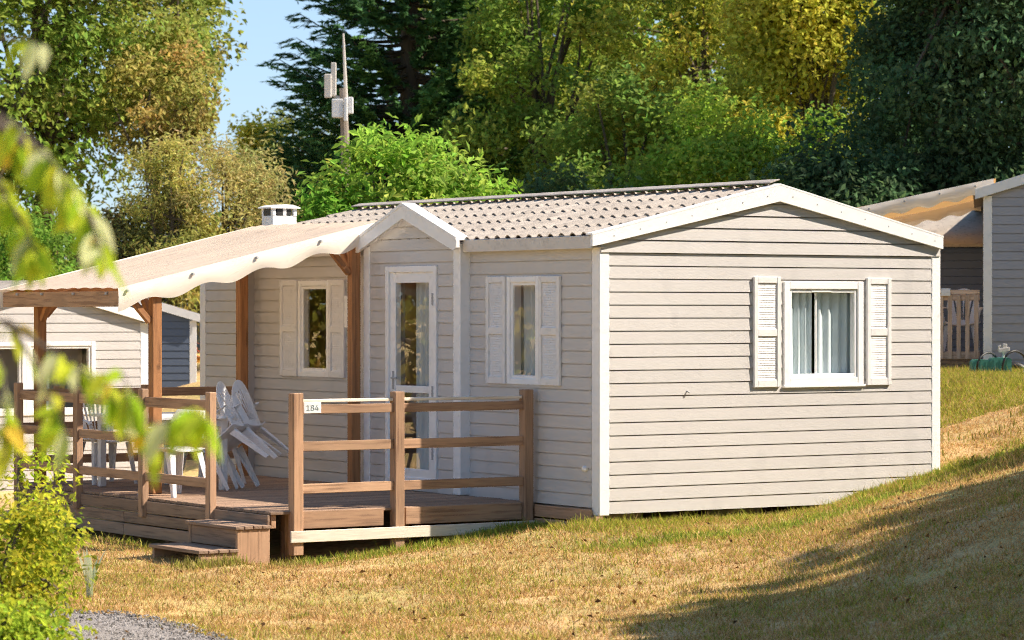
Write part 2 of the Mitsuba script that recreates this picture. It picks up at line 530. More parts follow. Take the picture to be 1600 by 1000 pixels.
def window(home, face, u0, u1, z0, z1, fw, name='window', sash=0.035):
    """u0..z1 is the outside of the frame."""
    k = part(home, name, join(frame_mesh(face, u0, u1, z0, z1, fw, -0.06, 0.035)), 'white_trim')
    fw -= 0.001
    a, b, c, d = u0 + fw, u1 - fw, z0 + fw, z1 - fw
    part(k, 'sash', join(frame_mesh(face, a, b, c, d, sash, -0.05, 0.018)), 'white_trim')
    pane(k, face, a + sash - 0.005, b - sash + 0.005, c + sash - 0.005, d - sash + 0.005, 0.008)
    return k


# ------------------------------------------------------------------ the mobile home
home = thing('mobile_home', 'cream mobile home with white shutters, tiled roof and a wooden deck in front', 'mobile home')
Fr = Face((0, 0, 0), (1, 0, 0), (0, -1, 0))
Lg = Face((0, 0, 0), (0, 1, 0), (-1, 0, 0))
ZB, ZE = 0.065, 2.42
# front gable wall
gable = sg.Polygon([(0, ZB), (4, ZB), (4, 2.50), (2, 2.94), (0, 2.50)])
hole = rect(2.12, 1.25, 3.0, 2.13)
fw = part(home, 'front_wall', extrude(gable.difference(hole), lambda a, b, d: Fr(a, b, -d), 0.0, 0.07), 'vinyl')
reg = rect(0.10, ZB, 3.90, ZE).difference(rect(2.085, 1.20, 3.04, 2.17))
siding(fw, Fr, reg, ZB, ZE)
siding(fw, Fr, gable.intersection(rect(0.0, ZE, 4, 3.2)), ZE + 0.004, 2.94, proud=0.034, top=0.022, name='gable_board')
w = window(home, Fr, 2.083, 3.042, 1.198, 2.17, 0.07)
part(w, 'sill', Fr.box(2.07, 3.055, 1.175, 1.1975, -0.01, 0.05), 'white_trim')
part(w, 'mullion', Fr.box(2.50, 2.525, 1.29, 2.085, -0.045, -0.03), 'white_trim')
part(w, 'blind_box', Fr.box(2.42, 2.66, 2.07, 2.12, -0.015, 0.02), 'white_trim')
curtain(w, Fr, 2.16, 2.50, 1.15, 2.15, -0.10, 3, mat='curtain_white')
curtain(w, Fr, 3.06, 2.56, 1.15, 2.15, -0.11, 4, mat='curtain_white')
shutter(home, Fr, 1.721, 2.037, 1.183, 2.213, 0.018)
shutter(home, Fr, 3.075, 3.375, 1.185, 2.21, 0.018)
for u0, u1, sd in ((-0.012, 0.10, 0), (3.90, 4.012, 1)):
    part(home, 'corner_post', Fr.box(u0, u1, 0.05, 2.50, -0.10, 0.022, 0.006), 'white_trim')
part(home, 'wall_hook', join([tube([Fr(np.array(0.96), np.array(1.16), np.array(0.01)), Fr(np.array(0.965), np.array(1.155), np.array(0.04)), Fr(np.array(0.978), np.array(1.145), np.array(0.045))], 0.008)]), 'metal_grey')
# long wall, with its door porch and the small bay at the far end
LW = rect(0, ZB + 0.06, 7.6, 2.56)
lholes = unary_union([rect(1.01, 1.30, 1.39, 2.14), rect(4.95, 1.30, 5.45, 2.12), rect(2.6, 0.2, 3.5, 2.3)])
lw = part(home, 'long_wall', extrude(LW.difference(lholes), lambda a, b, d: Lg(a, b, -d), 0.0, 0.07), 'vinyl')
siding(lw, Lg, rect(0.095, 0.12, 2.18, 2.46).difference(rect(0.94, 1.21, 1.48, 2.215)), 0.12, 2.46)
siding(lw, Lg, rect(3.96, 0.12, 6.52, 2.52).difference(rect(4.865, 1.21, 5.515, 2.205)), 0.12, 2.52)
BAY = Face((-0.11, 0, 0), (0, 1, 0), (-1, 0, 0))
bay = part(home, 'bay', bevbox((-0.11, 6.52, 0.1), (-0.002, 7.55, 2.53)), 'vinyl')
siding(bay, BAY, rect(6.54, 0.12, 7.45, 2.52), 0.12, 2.52)
part(home, 'corner_post', BAY.box(7.44, 7.57, 0.08, 2.55, -0.02, 0.022, 0.006), 'white_trim')
w = window(home, Lg, 0.937, 1.483, 1.209, 2.217, 0.055, sash=0.03)
curtain(w, Lg, 1.02, 1.46, 1.2, 2.2, -0.11, 7)
shutter(home, Lg, 0.577, 0.925, 1.209, 2.217, 0.018)
shutter(home, Lg, 1.495, 1.828, 1.209, 2.22, 0.018)
w = window(home, Lg, 4.86, 5.52, 1.207, 2.21, 0.055, sash=0.035)
shutter(home, Lg, 4.53, 4.85, 1.207, 2.215, 0.018)
shutter(home, Lg, 5.53, 5.89, 1.207, 2.22, 0.018)
part(home, 'air_vent', join([trimesh.creation.cylinder(0.04, 0.05, sections=16, transform=trimesh.transformations.translation_matrix((-0.035, 0.19, 0.47)) @ trimesh.transformations.rotation_matrix(math.pi / 2, (0, 1, 0)))]) if False else Lg.box(0.16, 0.225, 0.445, 0.49, 0.0, 0.045, 0.012), 'white_trim')
part(home, 'power_inlet', Lg.box(4.45, 4.52, 1.72, 2.05, 0.005, 0.05, 0.01), 'white_trim')
for i in range(7):
    for sgn in (-1, 1):
        x = 2 + sgn * (0.15 + i * 0.29)
        z = 2.995 - (abs(x - 2)) * 0.2235
        part(home, 'screw', Fr.box(x - 0.006, x + 0.006, z - 0.006, z + 0.006, 0.079, 0.084, 0.002), 'metal_grey')
# the porch
PO = Face((-0.10, 0, 0), (0, 1, 0), (-1, 0, 0))
PY0, PY1, PYM = 2.16, 3.99, 3.075
pg = sg.Polygon([(PY0, 0.13), (PY1, 0.13), (PY1, 2.52), (PYM, 2.86), (PY0, 2.52)])
pw = part(home, 'porch_wall', extrude(pg.difference(rect(2.60, 0.22, 3.52, 2.32)), lambda a, b, d: PO(a, b, -d), 0.0, 0.098), 'vinyl')
siding(pw, PO, pg.intersection(rect(PY0 + 0.12, 0.13, PY1 - 0.11, 2.9)).difference(rect(2.575, 0.13, 3.545, 2.337)), 0.13, 2.86)
for a, b in ((PY0 - 0.005, PY0 + 0.125), (PY1 - 0.115, PY1 + 0.005)):
    part(home, 'porch_post', PO.box(a, b, 0.13, 2.535, -0.097, 0.025, 0.006), 'white_trim')
door = part(home, 'door', join(frame_mesh(PO, 2.578, 3.542, 0.20, 2.335, 0.06, -0.08, 0.04)), 'white_trim')
part(door, 'leaf', join(frame_mesh(PO, 2.64, 3.48, 0.24, 2.275, 0.105, -0.05, 0.018) + [PO.box(2.745, 3.375, 1.09, 1.16, -0.048, 0.012)]), 'white_trim')
pane(door, PO, 2.74, 3.38, 1.15, 2.18, 0.006)
pane(door, PO, 2.74, 3.38, 0.33, 1.10, 0.006)
curtain(door, PO, 2.72, 3.16, 0.3, 2.25, -0.10, 11)
part(door, 'handle', join([PO.box(3.40, 3.43, 1.12, 1.30, 0.018, 0.026), bar(PO(np.array(3.415), np.array(1.23), np.array(0.045)), PO(np.array(3.30), np.array(1.235), np.array(0.05)), 0.016, 0.018)]), 'metal_grey')
for z in (0.45, 1.05, 1.95):
    part(door, 'hinge', PO.box(2.622, 2.645, z, z + 0.12, 0.03, 0.052), 'metal_grey')

# roof
RS = 0.23


def roofz(x):
    return 3.035 - RS * np.abs(np.asarray(x, float) - 2.0)


sheet = []
for x0, x1 in ((-0.085, 2.0), (2.0, 4.0)):
    v = np.array([(x0, -0.04, roofz(x0)), (x1, -0.04, roofz(x1)), (x1, 7.72, roofz(x1)), (x0, 7.72, roofz(x0))])
    v2 = v - [0, 0, 0.05]
    f = [(0, 1, 2), (0, 2, 3), (4, 6, 5), (4, 7, 6)]
    for a in range(4):
        b = (a + 1) % 4
        f += [(a, a + 4, b + 4), (a, b + 4, b)]
    sheet.append((np.vstack([v, v2]), np.array(f)))
roof = part(home, 'roof', join(sheet), 'roof_sheet')
CW, ROWS = 0.18, 5
ROWL = 2.05 / ROWS
prof = np.array([(0.0, 0.0), (0.075, 0.0), (0.095, 0.016), (0.115, 0.027), (0.14, 0.027), (0.160, 0.016), (0.18, 0.0)])


def tile_mesh(seed):
    r = np.random.default_rng(seed)
    L = ROWL + 0.03
    j = r.uniform(-0.003, 0.003, 2)
    top_lo = np.stack([np.zeros(7), prof[:, 0], prof[:, 1] + 0.021 + j[0]], 1)
    top_hi = np.stack([np.full(7, L), prof[:, 0], prof[:, 1] * 0.96 + 0.004 + j[1]], 1)
    low = top_lo.copy(); low[:, 2] -= 0.012; low[:, 0] += 0.001
    v = np.vstack([top_lo, top_hi, low])
    f = []
    for k in range(6):
        f += [(k, k + 1, k + 8), (k, k + 8, k + 7), (k, k + 14, k + 15), (k, k + 15, k + 1)]
    v[:, 2] += 0 + RS * 0
    return v, np.array(f)


tiles = [mikit.ply(tile_mesh(s), 'tile') for s in range(4)]
ncol = int(round(7.8 / CW))
slope_m = np.eye(4)
rr = random.Random(2)
for r_ in range(ROWS):
    for c in range(ncol):
        x0, y0 = -0.10 + r_ * ROWL, -0.04 + c * CW
        m = np.eye(4)
        ang = math.atan(RS)
        m[:3, 0] = (math.cos(ang), 0, math.sin(ang)); m[:3, 2] = (-math.sin(ang), 0, math.cos(ang))
        m[:3, 3] = (x0, y0, float(roofz(x0)) + 0.006)
        k = fresh(f'{roof}__roof_tile')
        scene[k] = {**rr.choice(tiles), 'to_world': T(m)}
back = []
for c in range(ncol):          # far slope, hidden from the front: one part of joined tiles
    for r_ in range(ROWS):
        v, f = tile_mesh(1)
        x0, y0 = 4.02 - r_ * ROWL, -0.04 + c * CW
        a = math.atan(RS)
        w = np.stack([x0 - v[:, 0] * math.cos(a) + v[:, 2] * math.sin(a), y0 + v[:, 1], float(roofz(x0)) + 0.006 + v[:, 0] * math.sin(a) + v[:, 2] * math.cos(a)], 1)
        back.append((w, f[:, ::-1]))
part(roof, 'far_slope_tiles', join(back), 'tile', kind='stuff')
cap = [bar((2 - 0.055, -0.07, 3.105), (2 - 0.055, 7.73, 3.105), 0.012, 0.12, up=(1, 0, 0.3), b=0.003), bar((2 + 0.06, -0.035, 3.052), (2 + 0.06, 7.73, 3.052), 0.012, 0.14, up=(-1, 0, 0.23), b=0.003)]
part(roof, 'ridge_cap', join(cap), 'tile')
part(home, 'eave_fascia', bevbox((-0.115, -0.043, 2.455), (-0.088, 2.12, 2.572)), 'fascia')
part(home, 'eave_fascia', bevbox((-0.115, 4.05, 2.455), (-0.088, 7.70, 2.572)), 'fascia')
part(home, 'eave_fascia', bevbox((4.003, 0.0, 2.455), (4.024, 7.70, 2.565)), 'fascia')
part(home, 'soffit', bevbox((-0.086, -0.043, 2.462), (0.03, 7.70, 2.474)), 'fascia')
rake = sg.Polygon([(-0.13, 2.575), (2, 3.125), (4.13, 2.575), (4.13, 2.465), (4.0, 2.49), (2, 2.945), (0, 2.49), (-0.13, 2.465)])
rake_front = sg.Polygon([(-0.125, 2.575), (2, 3.068), (3.995, 2.604), (3.995, 2.494), (2, 2.918), (-0.02, 2.494), (-0.125, 2.475)])
part(home, 'rake_board', extrude(rake_front, lambda a, b, d: Fr(a, b, d), 0.045, 0.08), 'white_trim')
part(home, 'rake_flashing', extrude(sg.Polygon([(-0.13, 2.5755), (2, 3.0685), (4.0, 2.6045), (4.0, 2.621), (2, 3.085), (-0.13, 2.592)]), lambda a, b, d: Fr(a, b, d), -0.02, 0.082), 'white_trim')
part(home, 'rake_soffit', extrude(sg.Polygon([(0.0, 2.50), (2, 2.94), (4, 2.50), (4.0, 2.53), (2, 2.975), (0, 2.53)]), lambda a, b, d: Fr(a, b, d), 0.002, 0.044), 'white_trim')
bk = Face((0, 7.6, 0), (1, 0, 0), (0, 1, 0))
part(home, 'rear_wall', extrude(gable, lambda a, b, d: bk(a, b, -d), 0.0, 0.07), 'vinyl')
part(home, 'rake_board', extrude(rake_front, lambda a, b, d: bk(a, b, d), 0.10, 0.136), 'white_trim')
part(home, 'right_wall', bevbox((3.93, 0.07, ZB), (4.0, 7.53, 2.5)), 'vinyl')
part(home, 'floor', bevbox((0.071, 0.071, 0.07), (3.929, 7.529, 0.16)), 'interior_panel')
part(home, 'inner_wall', bevbox((0.9, 2.4, 0.16), (0.96, 7.5, 2.5)), 'interior_panel')
part(home, 'inner_wall', bevbox((0.075, 2.3, 0.16), (3.9, 2.36, 2.5)), 'interior_panel')
# porch roof
pr_top = [(PY0 - 0.09, 2.60), (PYM, 2.955), (PY1 + 0.07, 2.60)]
pr = sg.Polygon(pr_top + [(PY1 + 0.07, 2.57), (PYM, 2.925), (PY0 - 0.09, 2.57)])
part(home, 'porch_roof', extrude(pr, lambda a, b, d: PO(a, b, d), -0.02, 0.13), 'white_trim')
rk = sg.Polygon([(PY0 - 0.09, 2.598), (PYM, 2.953), (PY1 + 0.07, 2.598), (PY1 + 0.07, 2.50), (PY1 + 0.0, 2.475), (PYM, 2.80), (PY0 - 0.02, 2.475), (PY0 - 0.09, 2.50)])
part(home, 'porch_rake', extrude(rk, lambda a, b, d: PO(a, b, d), 0.085, 0.122), 'white_trim')
# roof vent (small louvred chimney box)
vx, vy, vz = 0.62, 7.28, 2.70
vent = part(home, 'roof_vent', join([bevbox((vx, vy, vz), (vx + 0.31, vy + 0.25, 2.955), 0.008)]), 'white_trim')
part(vent, 'grille', join([bevbox((vx + 0.06 + 0.105 * k, vy - 0.004, 2.958), (vx + 0.135 + 0.105 * k, vy + 0.1, 3.03)) for k in range(2)] + [bevbox((vx - 0.004, vy + 0.05, 2.958), (vx + 0.1, vy + 0.2, 3.03))]), 'rubber_black')
part(vent, 'corner_stud', join([bevbox((a, b, 2.95), (a + 0.045, b + 0.045, 3.04)) for a in (vx, vx + 0.133, vx + 0.265) for b in (vy - 0.006, vy + 0.205)]), 'white_trim')
capv = np.array([(a, b, c) for b in (vy - 0.03, vy + 0.28) for a, c in ((vx - 0.03, 3.035), (vx + 0.34, 3.035), (vx + 0.34, 3.05), (vx + 0.25, 3.075), (vx + 0.155, 3.082), (vx + 0.06, 3.075), (vx - 0.03, 3.05))])
cf = [(0, k, k + 1) for k in range(1, 6)] + [(7, 7 + k + 1, 7 + k) for k in range(1, 6)]
for k in range(7):
    cf += [(k, k + 7, (k + 1) % 7 + 7), (k, (k + 1) % 7 + 7, (k + 1) % 7)]
part(vent, 'cap', (capv, np.array(cf)), 'white_trim')
# wooden skirt under the near end of the long wall
for z0, z1 in ((-0.005, 0.105), (-0.135, -0.02)):
    part(home, 'skirt_board', bevbox((-0.055, 0.06, z0), (-0.03, 0.98, z1)), 'wood')
part(home, 'skirt_post', bevbox((-0.05, -0.02, -0.16), (0.03, 0.055, 0.045)), 'wood')
for x in (0.5, 1.9, 3.2):
    part(home, 'support_block', bevbox((x, 0.6, -0.1), (x + 0.4, 1.0, 0.07)), 'interior_panel')

# ------------------------------------------------------------------ deck
deck = thing('deck', 'brown timber deck with post and rail fence beside the cream mobile home', 'deck')
DZ = 0.13
y = 1.02
while y < 6.5:
    part(deck, 'deck_board', bevbox((-2.80, y, DZ - 0.028), (-0.06 if y < 2.05 or y > 4.1 else -0.135, y + 0.115, DZ + rw.uniform(-0.002, 0.002))), 'wood_deck')
    y += 0.122
XE = -2.80
DYE = 6.45
ys = [1.02, 2.09, 3.47, 4.92, DYE]
for k in range(4):
    for z0, z1 in ((-0.012, 0.10),):
        part(deck, 'skirt_board', bevbox((XE - 0.028, ys[k] + 0.005, z0), (XE - 0.003, ys[k + 1] - 0.005, z1)), 'wood_deck')
for z0, z1 in ((-0.122, -0.022), (-0.245, -0.134)):
    part(deck, 'skirt_board', bevbox((XE - 0.027, 1.02, z0), (XE - 0.004, 3.9, z1)), 'wood_deck')
    part(deck, 'skirt_board', bevbox((XE - 0.029, 3.905, z0), (XE - 0.003, DYE, z1)), 'wood_deck')
part(deck, 'skirt_board', bevbox((-2.50, 0.995, -0.03), (-1.66, 1.018, 0.125)), 'wood')
part(deck, 'skirt_board', bevbox((-1.43, 0.993, -0.03), (-0.18, 1.018, 0.125)), 'wood')
part(deck, 'skirt_board', bevbox((-2.64, 0.935, -0.145), (-0.03, 0.958, -0.043)), 'wood_pale', label='pale lowest board of the deck front')
posts = {}
for nm, x in (('c', -2.60), ('m', -1.56), ('w', -0.17)):
    part(deck, 'fence_post', bevbox((x, 0.96, -0.26), (x + 0.10, 1.06, 1.17), 0.006), 'wood')
for yy in (2.04, 3.42, 4.87, 6.30):
    part(deck, 'fence_post', bevbox((XE - 0.07, yy, -0.05), (XE + 0.0, yy + 0.09, 1.16), 0.006), 'wood')
for xa, xb in ((-2.505, -1.56), (-1.46, -0.17)):
    part(deck, 'rail', bevbox((xa, 0.985, 0.985), (xb, 1.012, 1.065)), 'wood')
    part(deck, 'rail', bevbox((xa, 0.988, 0.655), (xb, 1.015, 0.742)), 'wood')
    part(deck, 'rail', bevbox((xa, 0.986, 0.282), (xb, 1.013, 0.367)), 'wood')
part(deck, 'handrail', bevbox((-2.50, 1.0, 1.085), (-0.17, 1.10, 1.112)), 'wood_pale')
for k, (ya, yb) in enumerate(((2.13, 3.42), (3.51, 4.87), (4.96, 6.30))):
    part(deck, 'rail', bevbox((XE - 0.045, ya, 0.99), (XE - 0.018, yb, 1.085)), 'wood')
    part(deck, 'rail', bevbox((XE - 0.046, ya, 0.65), (XE - 0.019, yb, 0.735)), 'wood')
    part(deck, 'rail', bevbox((XE - 0.044, ya, 0.29), (XE - 0.017, yb, 0.375)), 'wood')
for x in (-2.4, -1.4):     # rail along the far side of the deck, in the shade of the awning
    part(deck, 'fence_post', bevbox((x, 6.36, 0.0), (x + 0.09, 6.45, 1.12)), 'wood')
for z in (0.32, 0.66, 1.0):
    part(deck, 'rail', bevbox((-2.8, 6.335, z), (-0.2, 6.358, z + 0.09)), 'wood')
for x in (-2.5, -1.3, -0.3):
    for yy in (1.3, 3.6, 6.0):
        part(deck, 'footing', bevbox((x, yy, -0.35), (x + 0.09, yy + 0.09, 0.1)), 'wood')
part(deck, 'joist', bevbox((-2.77, 1.06, -0.02), (-2.72, 6.4, 0.1)), 'wood')

sign = thing('number_sign', 'small white number plate on the rail by the deck corner post', 'sign')
part(sign, 'plate', bevbox((-2.49, 0.972, 0.99), (-2.315, 0.984, 1.088), 0.003), 'plastic_white')
tm = meshkit.text_mesh('184', 0.05, 0.002)
tv = np.array(tm.vertices)
tv = tv - [tv[:, 0].mean(), 0, 0]
part(sign, 'number', (np.stack([-2.402 + tv[:, 0], 0.9715 - tv[:, 2], 1.014 + tv[:, 1]], 1), np.array(tm.faces)), 'print_ink')

# steps up to the deck
st = thing('wooden_steps', 'two weathered wooden steps leading up to the deck opening', 'steps')
SY0, SY1 = 0.94, 1.87
for k, (x0, x1, z) in enumerate(((-3.20, -2.84, 0.02), (-3.56, -3.16, -0.175))):
    n = 4
    for i in range(n):
        wdt = (x1 - x0) / n
        part(st, 'tread_board', bevbox((x0 + i * wdt + 0.004, SY0 - 0.02, z - 0.028), (x0 + (i + 1) * wdt - 0.004, SY1 + 0.02, z + rw.uniform(-0.003, 0.003))), 'wood_deck')
part(st, 'stringer', join([bevbox((-3.17, SY0, -0.42), (-2.85, SY0 + 0.04, -0.01)), bevbox((-3.53, SY0 + 0.001, -0.42), (-3.172, SY0 + 0.039, -0.205))]), 'wood')
part(st, 'stringer', join([bevbox((-3.17, SY1 - 0.04, -0.42), (-2.85, SY1, -0.01)), bevbox((-3.53, SY1 - 0.039, -0.42), (-3.172, SY1 - 0.001, -0.205))]), 'wood')
part(st, 'riser', bevbox((-3.165, SY0 + 0.045, -0.17), (-3.145, SY1 - 0.045, -0.012)), 'wood_deck')

# ------------------------------------------------------------------ awning over the far half of the deck
aw = thing('awning', 'cream canvas awning with scalloped front edge on wooden posts over the deck', 'awning')
AX0, AX1, AY0, AY1 = -2.88, 0.08, 3.92, 6.72


def awz(x):
    return 2.805 + 0.236 * (x - 0.05)


def canopy(x0, x1, y0, y1, zf, nx=40, ny=120, wave=0.004):
    X, Y = np.meshgrid(np.linspace(x0, x1, nx), np.linspace(y0, y1, ny), indexing='ij')
    t = (X - x0) / (x1 - x0)
    Z = zf(X) + wave * np.sin(Y * 2 * np.pi / 0.27) + 0.006 * np.sin(Y * 2.3 + X) - 0.03 * np.sin(np.pi * t) * (0.6 + 0.4 * np.sin(Y * 2 * np.pi / 1.35))
    v = np.stack([X, Y, Z], -1).reshape(-1, 3)
    i, j = np.meshgrid(np.arange(nx - 1), np.arange(ny - 1), indexing='ij')
    q = np.stack([i * ny + j, (i + 1) * ny + j, (i + 1) * ny + j + 1, i * ny + j + 1], -1).reshape(-1, 4)
    return v, np.vstack([q[:, [0, 1, 2]], q[:, [0, 2, 3]]])


def valance(x0, x1, y, zf, drop, lam, n=120, amp=0.05, ph=0.0):
    xs = np.linspace(x0, x1, n)
    m = 6
    s = (np.linspace(0, 1, m))[None, :]
    bottom = drop + amp * 0.5 * (1 + np.cos(2 * np.pi * (xs - x0) / lam + ph))
    X = np.repeat(xs[:, None], m, 1)
    Z = zf(xs)[:, None] - bottom[:, None] * s
    Y = y - 0.012 * np.sin(xs * 9.0)[:, None] * s - 0.02 * np.sin(np.pi * s) + 0 * X
    v = np.stack([X, Y, Z], -1).reshape(-1, 3)
    i, j = np.meshgrid(np.arange(n - 1), np.arange(m - 1), indexing='ij')
    q = np.stack([i * m + j, (i + 1) * m + j, (i + 1) * m + j + 1, i * m + j + 1], -1).reshape(-1, 4)
    return v, np.vstack([q[:, [0, 1, 2]], q[:, [0, 2, 3]]])


part(aw, 'canopy', canopy(AX0, AX1, AY0, AY1, awz), 'canvas', smooth=True)
va = part(aw, 'valance', valance(AX0, AX1, AY0 - 0.004, awz, 0.165, 0.62, amp=0.065), 'canvas_pale', smooth=True)
for x in (-2.80, -2.10, -1.40, -0.68, 0.0):
    part(va, 'eyelet', tube([(x, AY0 - 0.02, float(awz(x)) - 0.045), (x + 0.01, AY0 - 0.045, float(awz(x)) - 0.045)], 0.014, 8), 'metal_grey')
part(aw, 'valance', (valance(AX0, AX1, AY1 + 0.004, awz, 0.14, 0.62, amp=0.05)), 'canvas_pale', smooth=True)
part(aw, 'edge_beam', bevbox((-2.85, AY0 + 0.02, 1.935), (-2.795, AY1 - 0.02, 2.085)), 'wood')
for yy in (4.2, 4.95, 5.7, 6.3):
    part(aw, 'hook', bevbox((-2.875, yy, 2.05), (-2.852, yy + 0.03, 2.075)), 'metal_grey')
part(aw, 'house_beam', bevbox((-0.2, AY0 + 0.15, 2.61), (-0.12, AY1 - 0.02, 2.715)), 'wood_post')
for yy in (AY0 + 0.03, (AY0 + AY1) / 2, AY1 - 0.07):
    part(aw, 'rafter', bar((-2.83, yy + 0.02, awz(-2.83) - 0.075), (0.06, yy + 0.02, awz(0.06) - 0.075), 0.045, 0.07), 'wood_post')
for x, yy, zt in ((-2.49, 3.96, 2.09), (-2.66, 6.26, 2.09), (-0.26, 3.985, 2.61), (-0.27, 6.36, 2.61)):
    part(aw, 'post', bevbox((x, yy, DZ), (x + 0.10, yy + 0.10, zt), 0.006), 'wood_post')
part(aw, 'head_beam', bevbox((-2.62, 3.94, 2.085), (-2.52, AY1 - 0.1, 2.15)), 'wood_post')
for (x, yy, zt), d in (((-2.44, 4.07, 2.08), (0, 1)), ((-2.61, 6.25, 2.08), (0, -1)), ((-0.22, 4.09, 2.60), (0, 1)), ((-2.50, 4.01, 2.07), (-1, 0)), ((-0.27, 4.035, 2.55), (-1, 0)), ((-2.55, 6.31, 2.12), (1, 0))):
    part(aw, 'brace', bar((x, yy, zt - 0.28), (x + d[0] * 0.25, yy + d[1] * 0.25, zt), 0.055, 0.06, up=(d[1], d[0], 0) if False else (-d[1], d[0], 0)), 'wood_post')

# ------------------------------------------------------------------ white plastic chairs and table


def plate(poly, fn, thick=0.007, step=0.03):
    """A moulded sheet: a flat outline cut finely, bent by fn(a, b) and thickened along its normals."""
    v2, f2 = trimesh.creation.triangulate_polygon(poly, engine='earcut')
    v3, f = trimesh.remesh.subdivide_to_size(np.column_stack([v2, np.zeros(len(v2))]), f2, step, max_iter=8)
    m = trimesh.Trimesh(v3, f, process=False)
    m.merge_vertices()
    v = fn(m.vertices[:, 0], m.vertices[:, 1])
    s = trimesh.Trimesh(v, m.faces, process=False)
    n = np.array(s.vertex_normals)
    f = np.array(m.faces)
    k = len(v)
    e = np.sort(np.vstack([f[:, [0, 1]], f[:, [1, 2]], f[:, [2, 0]]]), 1)
    allE = np.vstack([f[:, [0, 1]], f[:, [1, 2]], f[:, [2, 0]]])
    _, inv, cnt = np.unique(e, axis=0, return_inverse=True, return_counts=True)
    be = allE[cnt[inv.ravel()] == 1]
    sides = np.vstack([np.column_stack([be[:, 0], be[:, 0] + k, be[:, 1] + k]), np.column_stack([be[:, 0], be[:, 1] + k, be[:, 1]])])
    return np.vstack([v + n * thick / 2, v - n * thick / 2]), np.vstack([f, f[:, ::-1] + k, sides])


def chair_parts():
    out = []
    seat = rect(-0.215, -0.2, 0.215, 0.21).buffer(0.02)
    out.append(('seat', plate(seat, lambda a, b: np.stack([a, b, 0.43 + 0.03 * (a / 0.2) ** 2 * (b < 9) - 0.012 * np.cos(b * 7)], 1), 0.012)))
    th = np.linspace(0, np.pi, 16)
    back = sg.Polygon([(-0.17, 0.0), (0.17, 0.0)] + [(0.215 * np.cos(t), 0.22 + 0.21 * np.sin(t)) for t in th])
    slots = [sg.LineString([(x * 0.55, 0.07), (x, 0.33 - 0.9 * x * x)]).buffer(0.013) for x in (-0.13, -0.078, -0.026, 0.026, 0.078, 0.13)]
    back = back.difference(unary_union(slots))
    out.append(('backrest', plate(back, lambda a, b: np.stack([a * 1.0, -0.20 - 0.27 * b + 0.9 * a * a, 0.43 + 1.14 * b], 1), 0.009, 0.022)))
    for sx in (-1, 1):
        for (x0, y0, x1, y1) in ((0.205, 0.19, 0.245, 0.25), (0.19, -0.18, 0.225, -0.29)):
            a, b = np.array([sx * x0, y0, 0.425]), np.array([sx * x1, y1, 0.0])
            ys = 1 if y0 > 0 else -1
            ms = []
            for (dx, dy) in ((0.0, -ys), (-sx, 0.0)):
                w0, w1 = 0.065, 0.032
                q = [a, a + np.array([dx, dy, 0]) * w0, b + np.array([dx, dy, 0]) * w1, b]
                nrm = np.cross(q[1] - q[0], q[3] - q[0]); nrm /= np.linalg.norm(nrm)
                v = np.array([p + nrm * t for t in (-0.004, 0.004) for p in q])
                ms.append((v, np.array([(0, 1, 2), (0, 2, 3), (4, 6, 5), (4, 7, 6), (0, 4, 5), (0, 5, 1), (1, 5, 6), (1, 6, 2), (2, 6, 7), (2, 7, 3), (3, 7, 4), (3, 4, 0)])))
            out.append(('leg', join(ms)[:2]))
        P0 = np.array([(sx * 0.195, -0.27, 0.66), (sx * 0.255, -0.17, 0.66), (sx * 0.27, 0.0, 0.655), (sx * 0.265, 0.14, 0.645), (sx * 0.25, 0.20, 0.61), (sx * 0.235, 0.20, 0.53), (sx * 0.215, 0.19, 0.43)])
        t = np.linspace(0, 6, 22)
        pts = np.stack([np.interp(t, np.arange(7), P0[:, k]) for k in range(3)], 1)
        v, f = tube(pts, np.full(22, 0.022), 8)
        c = np.repeat(pts, 8, 0)
        d = v - c
        d[:, 0] *= 1.15
        d[:, 2] *= np.where(np.repeat(t, 8) < 3.5, 0.4, 1.0)
        d[:, 1] *= np.where(np.repeat(t, 8) < 3.5, 1.0, 0.4)
        out.append(('armrest', (c + d, f)))
    return out


CH = [(n, mikit.ply(m, 'plastic_white', smooth=40)) for n, m in chair_parts()]


def chair(label, loc, yaw, tip=0.0, group=None):
    """tip: degrees tipped forward about the front feet."""
    k = thing('plastic_chair', label, 'chair', group)
    loc = turned(np.array([loc]))[0]
    yaw += math.degrees(XF[2]) if XF else 0
    m = T().translate([float(q) for q in loc]).rotate([0, 0, 1], yaw) @ T().translate([0, 0.25, 0]).rotate([1, 0, 0], -tip).translate([0, -0.25, 0])
    for n, d in CH:
        scene[fresh(f'{k}__{n}')] = {**d, 'to_world': m}
    return k


TAB = (-2.0, 4.75)
tb = thing('garden_table', 'white plastic table in the shade of the awning between the chairs', 'table')
part(tb, 'table_top', plate(rect(TAB[0] - 0.42, TAB[1] - 0.65, TAB[0] + 0.42, TAB[1] + 0.65).buffer(0.05), lambda a, b: np.stack([a, b, 0.72 + DZ + 0 * a], 1), 0.025, 0.3), 'plastic_white')
part(tb, 'apron', join([bevbox((TAB[0] - 0.40, TAB[1] + s * 0.62 - 0.012, DZ + 0.63), (TAB[0] + 0.40, TAB[1] + s * 0.62 + 0.012, DZ + 0.705)) for s in (-1, 1)] + [bevbox((TAB[0] + s * 0.40 - 0.012, TAB[1] - 0.60, DZ + 0.63), (TAB[0] + s * 0.40 + 0.012, TAB[1] + 0.60, DZ + 0.704)) for s in (-1, 1)]), 'plastic_white')
for sx in (-1, 1):
    for sy in (-1, 1):
        x, y = TAB[0] + sx * 0.37, TAB[1] + sy * 0.60
        part(tb, 'leg', bevbox((x - 0.035, y - 0.035, DZ), (x + 0.035, y + 0.035, DZ + 0.70), 0.008), 'plastic_white')
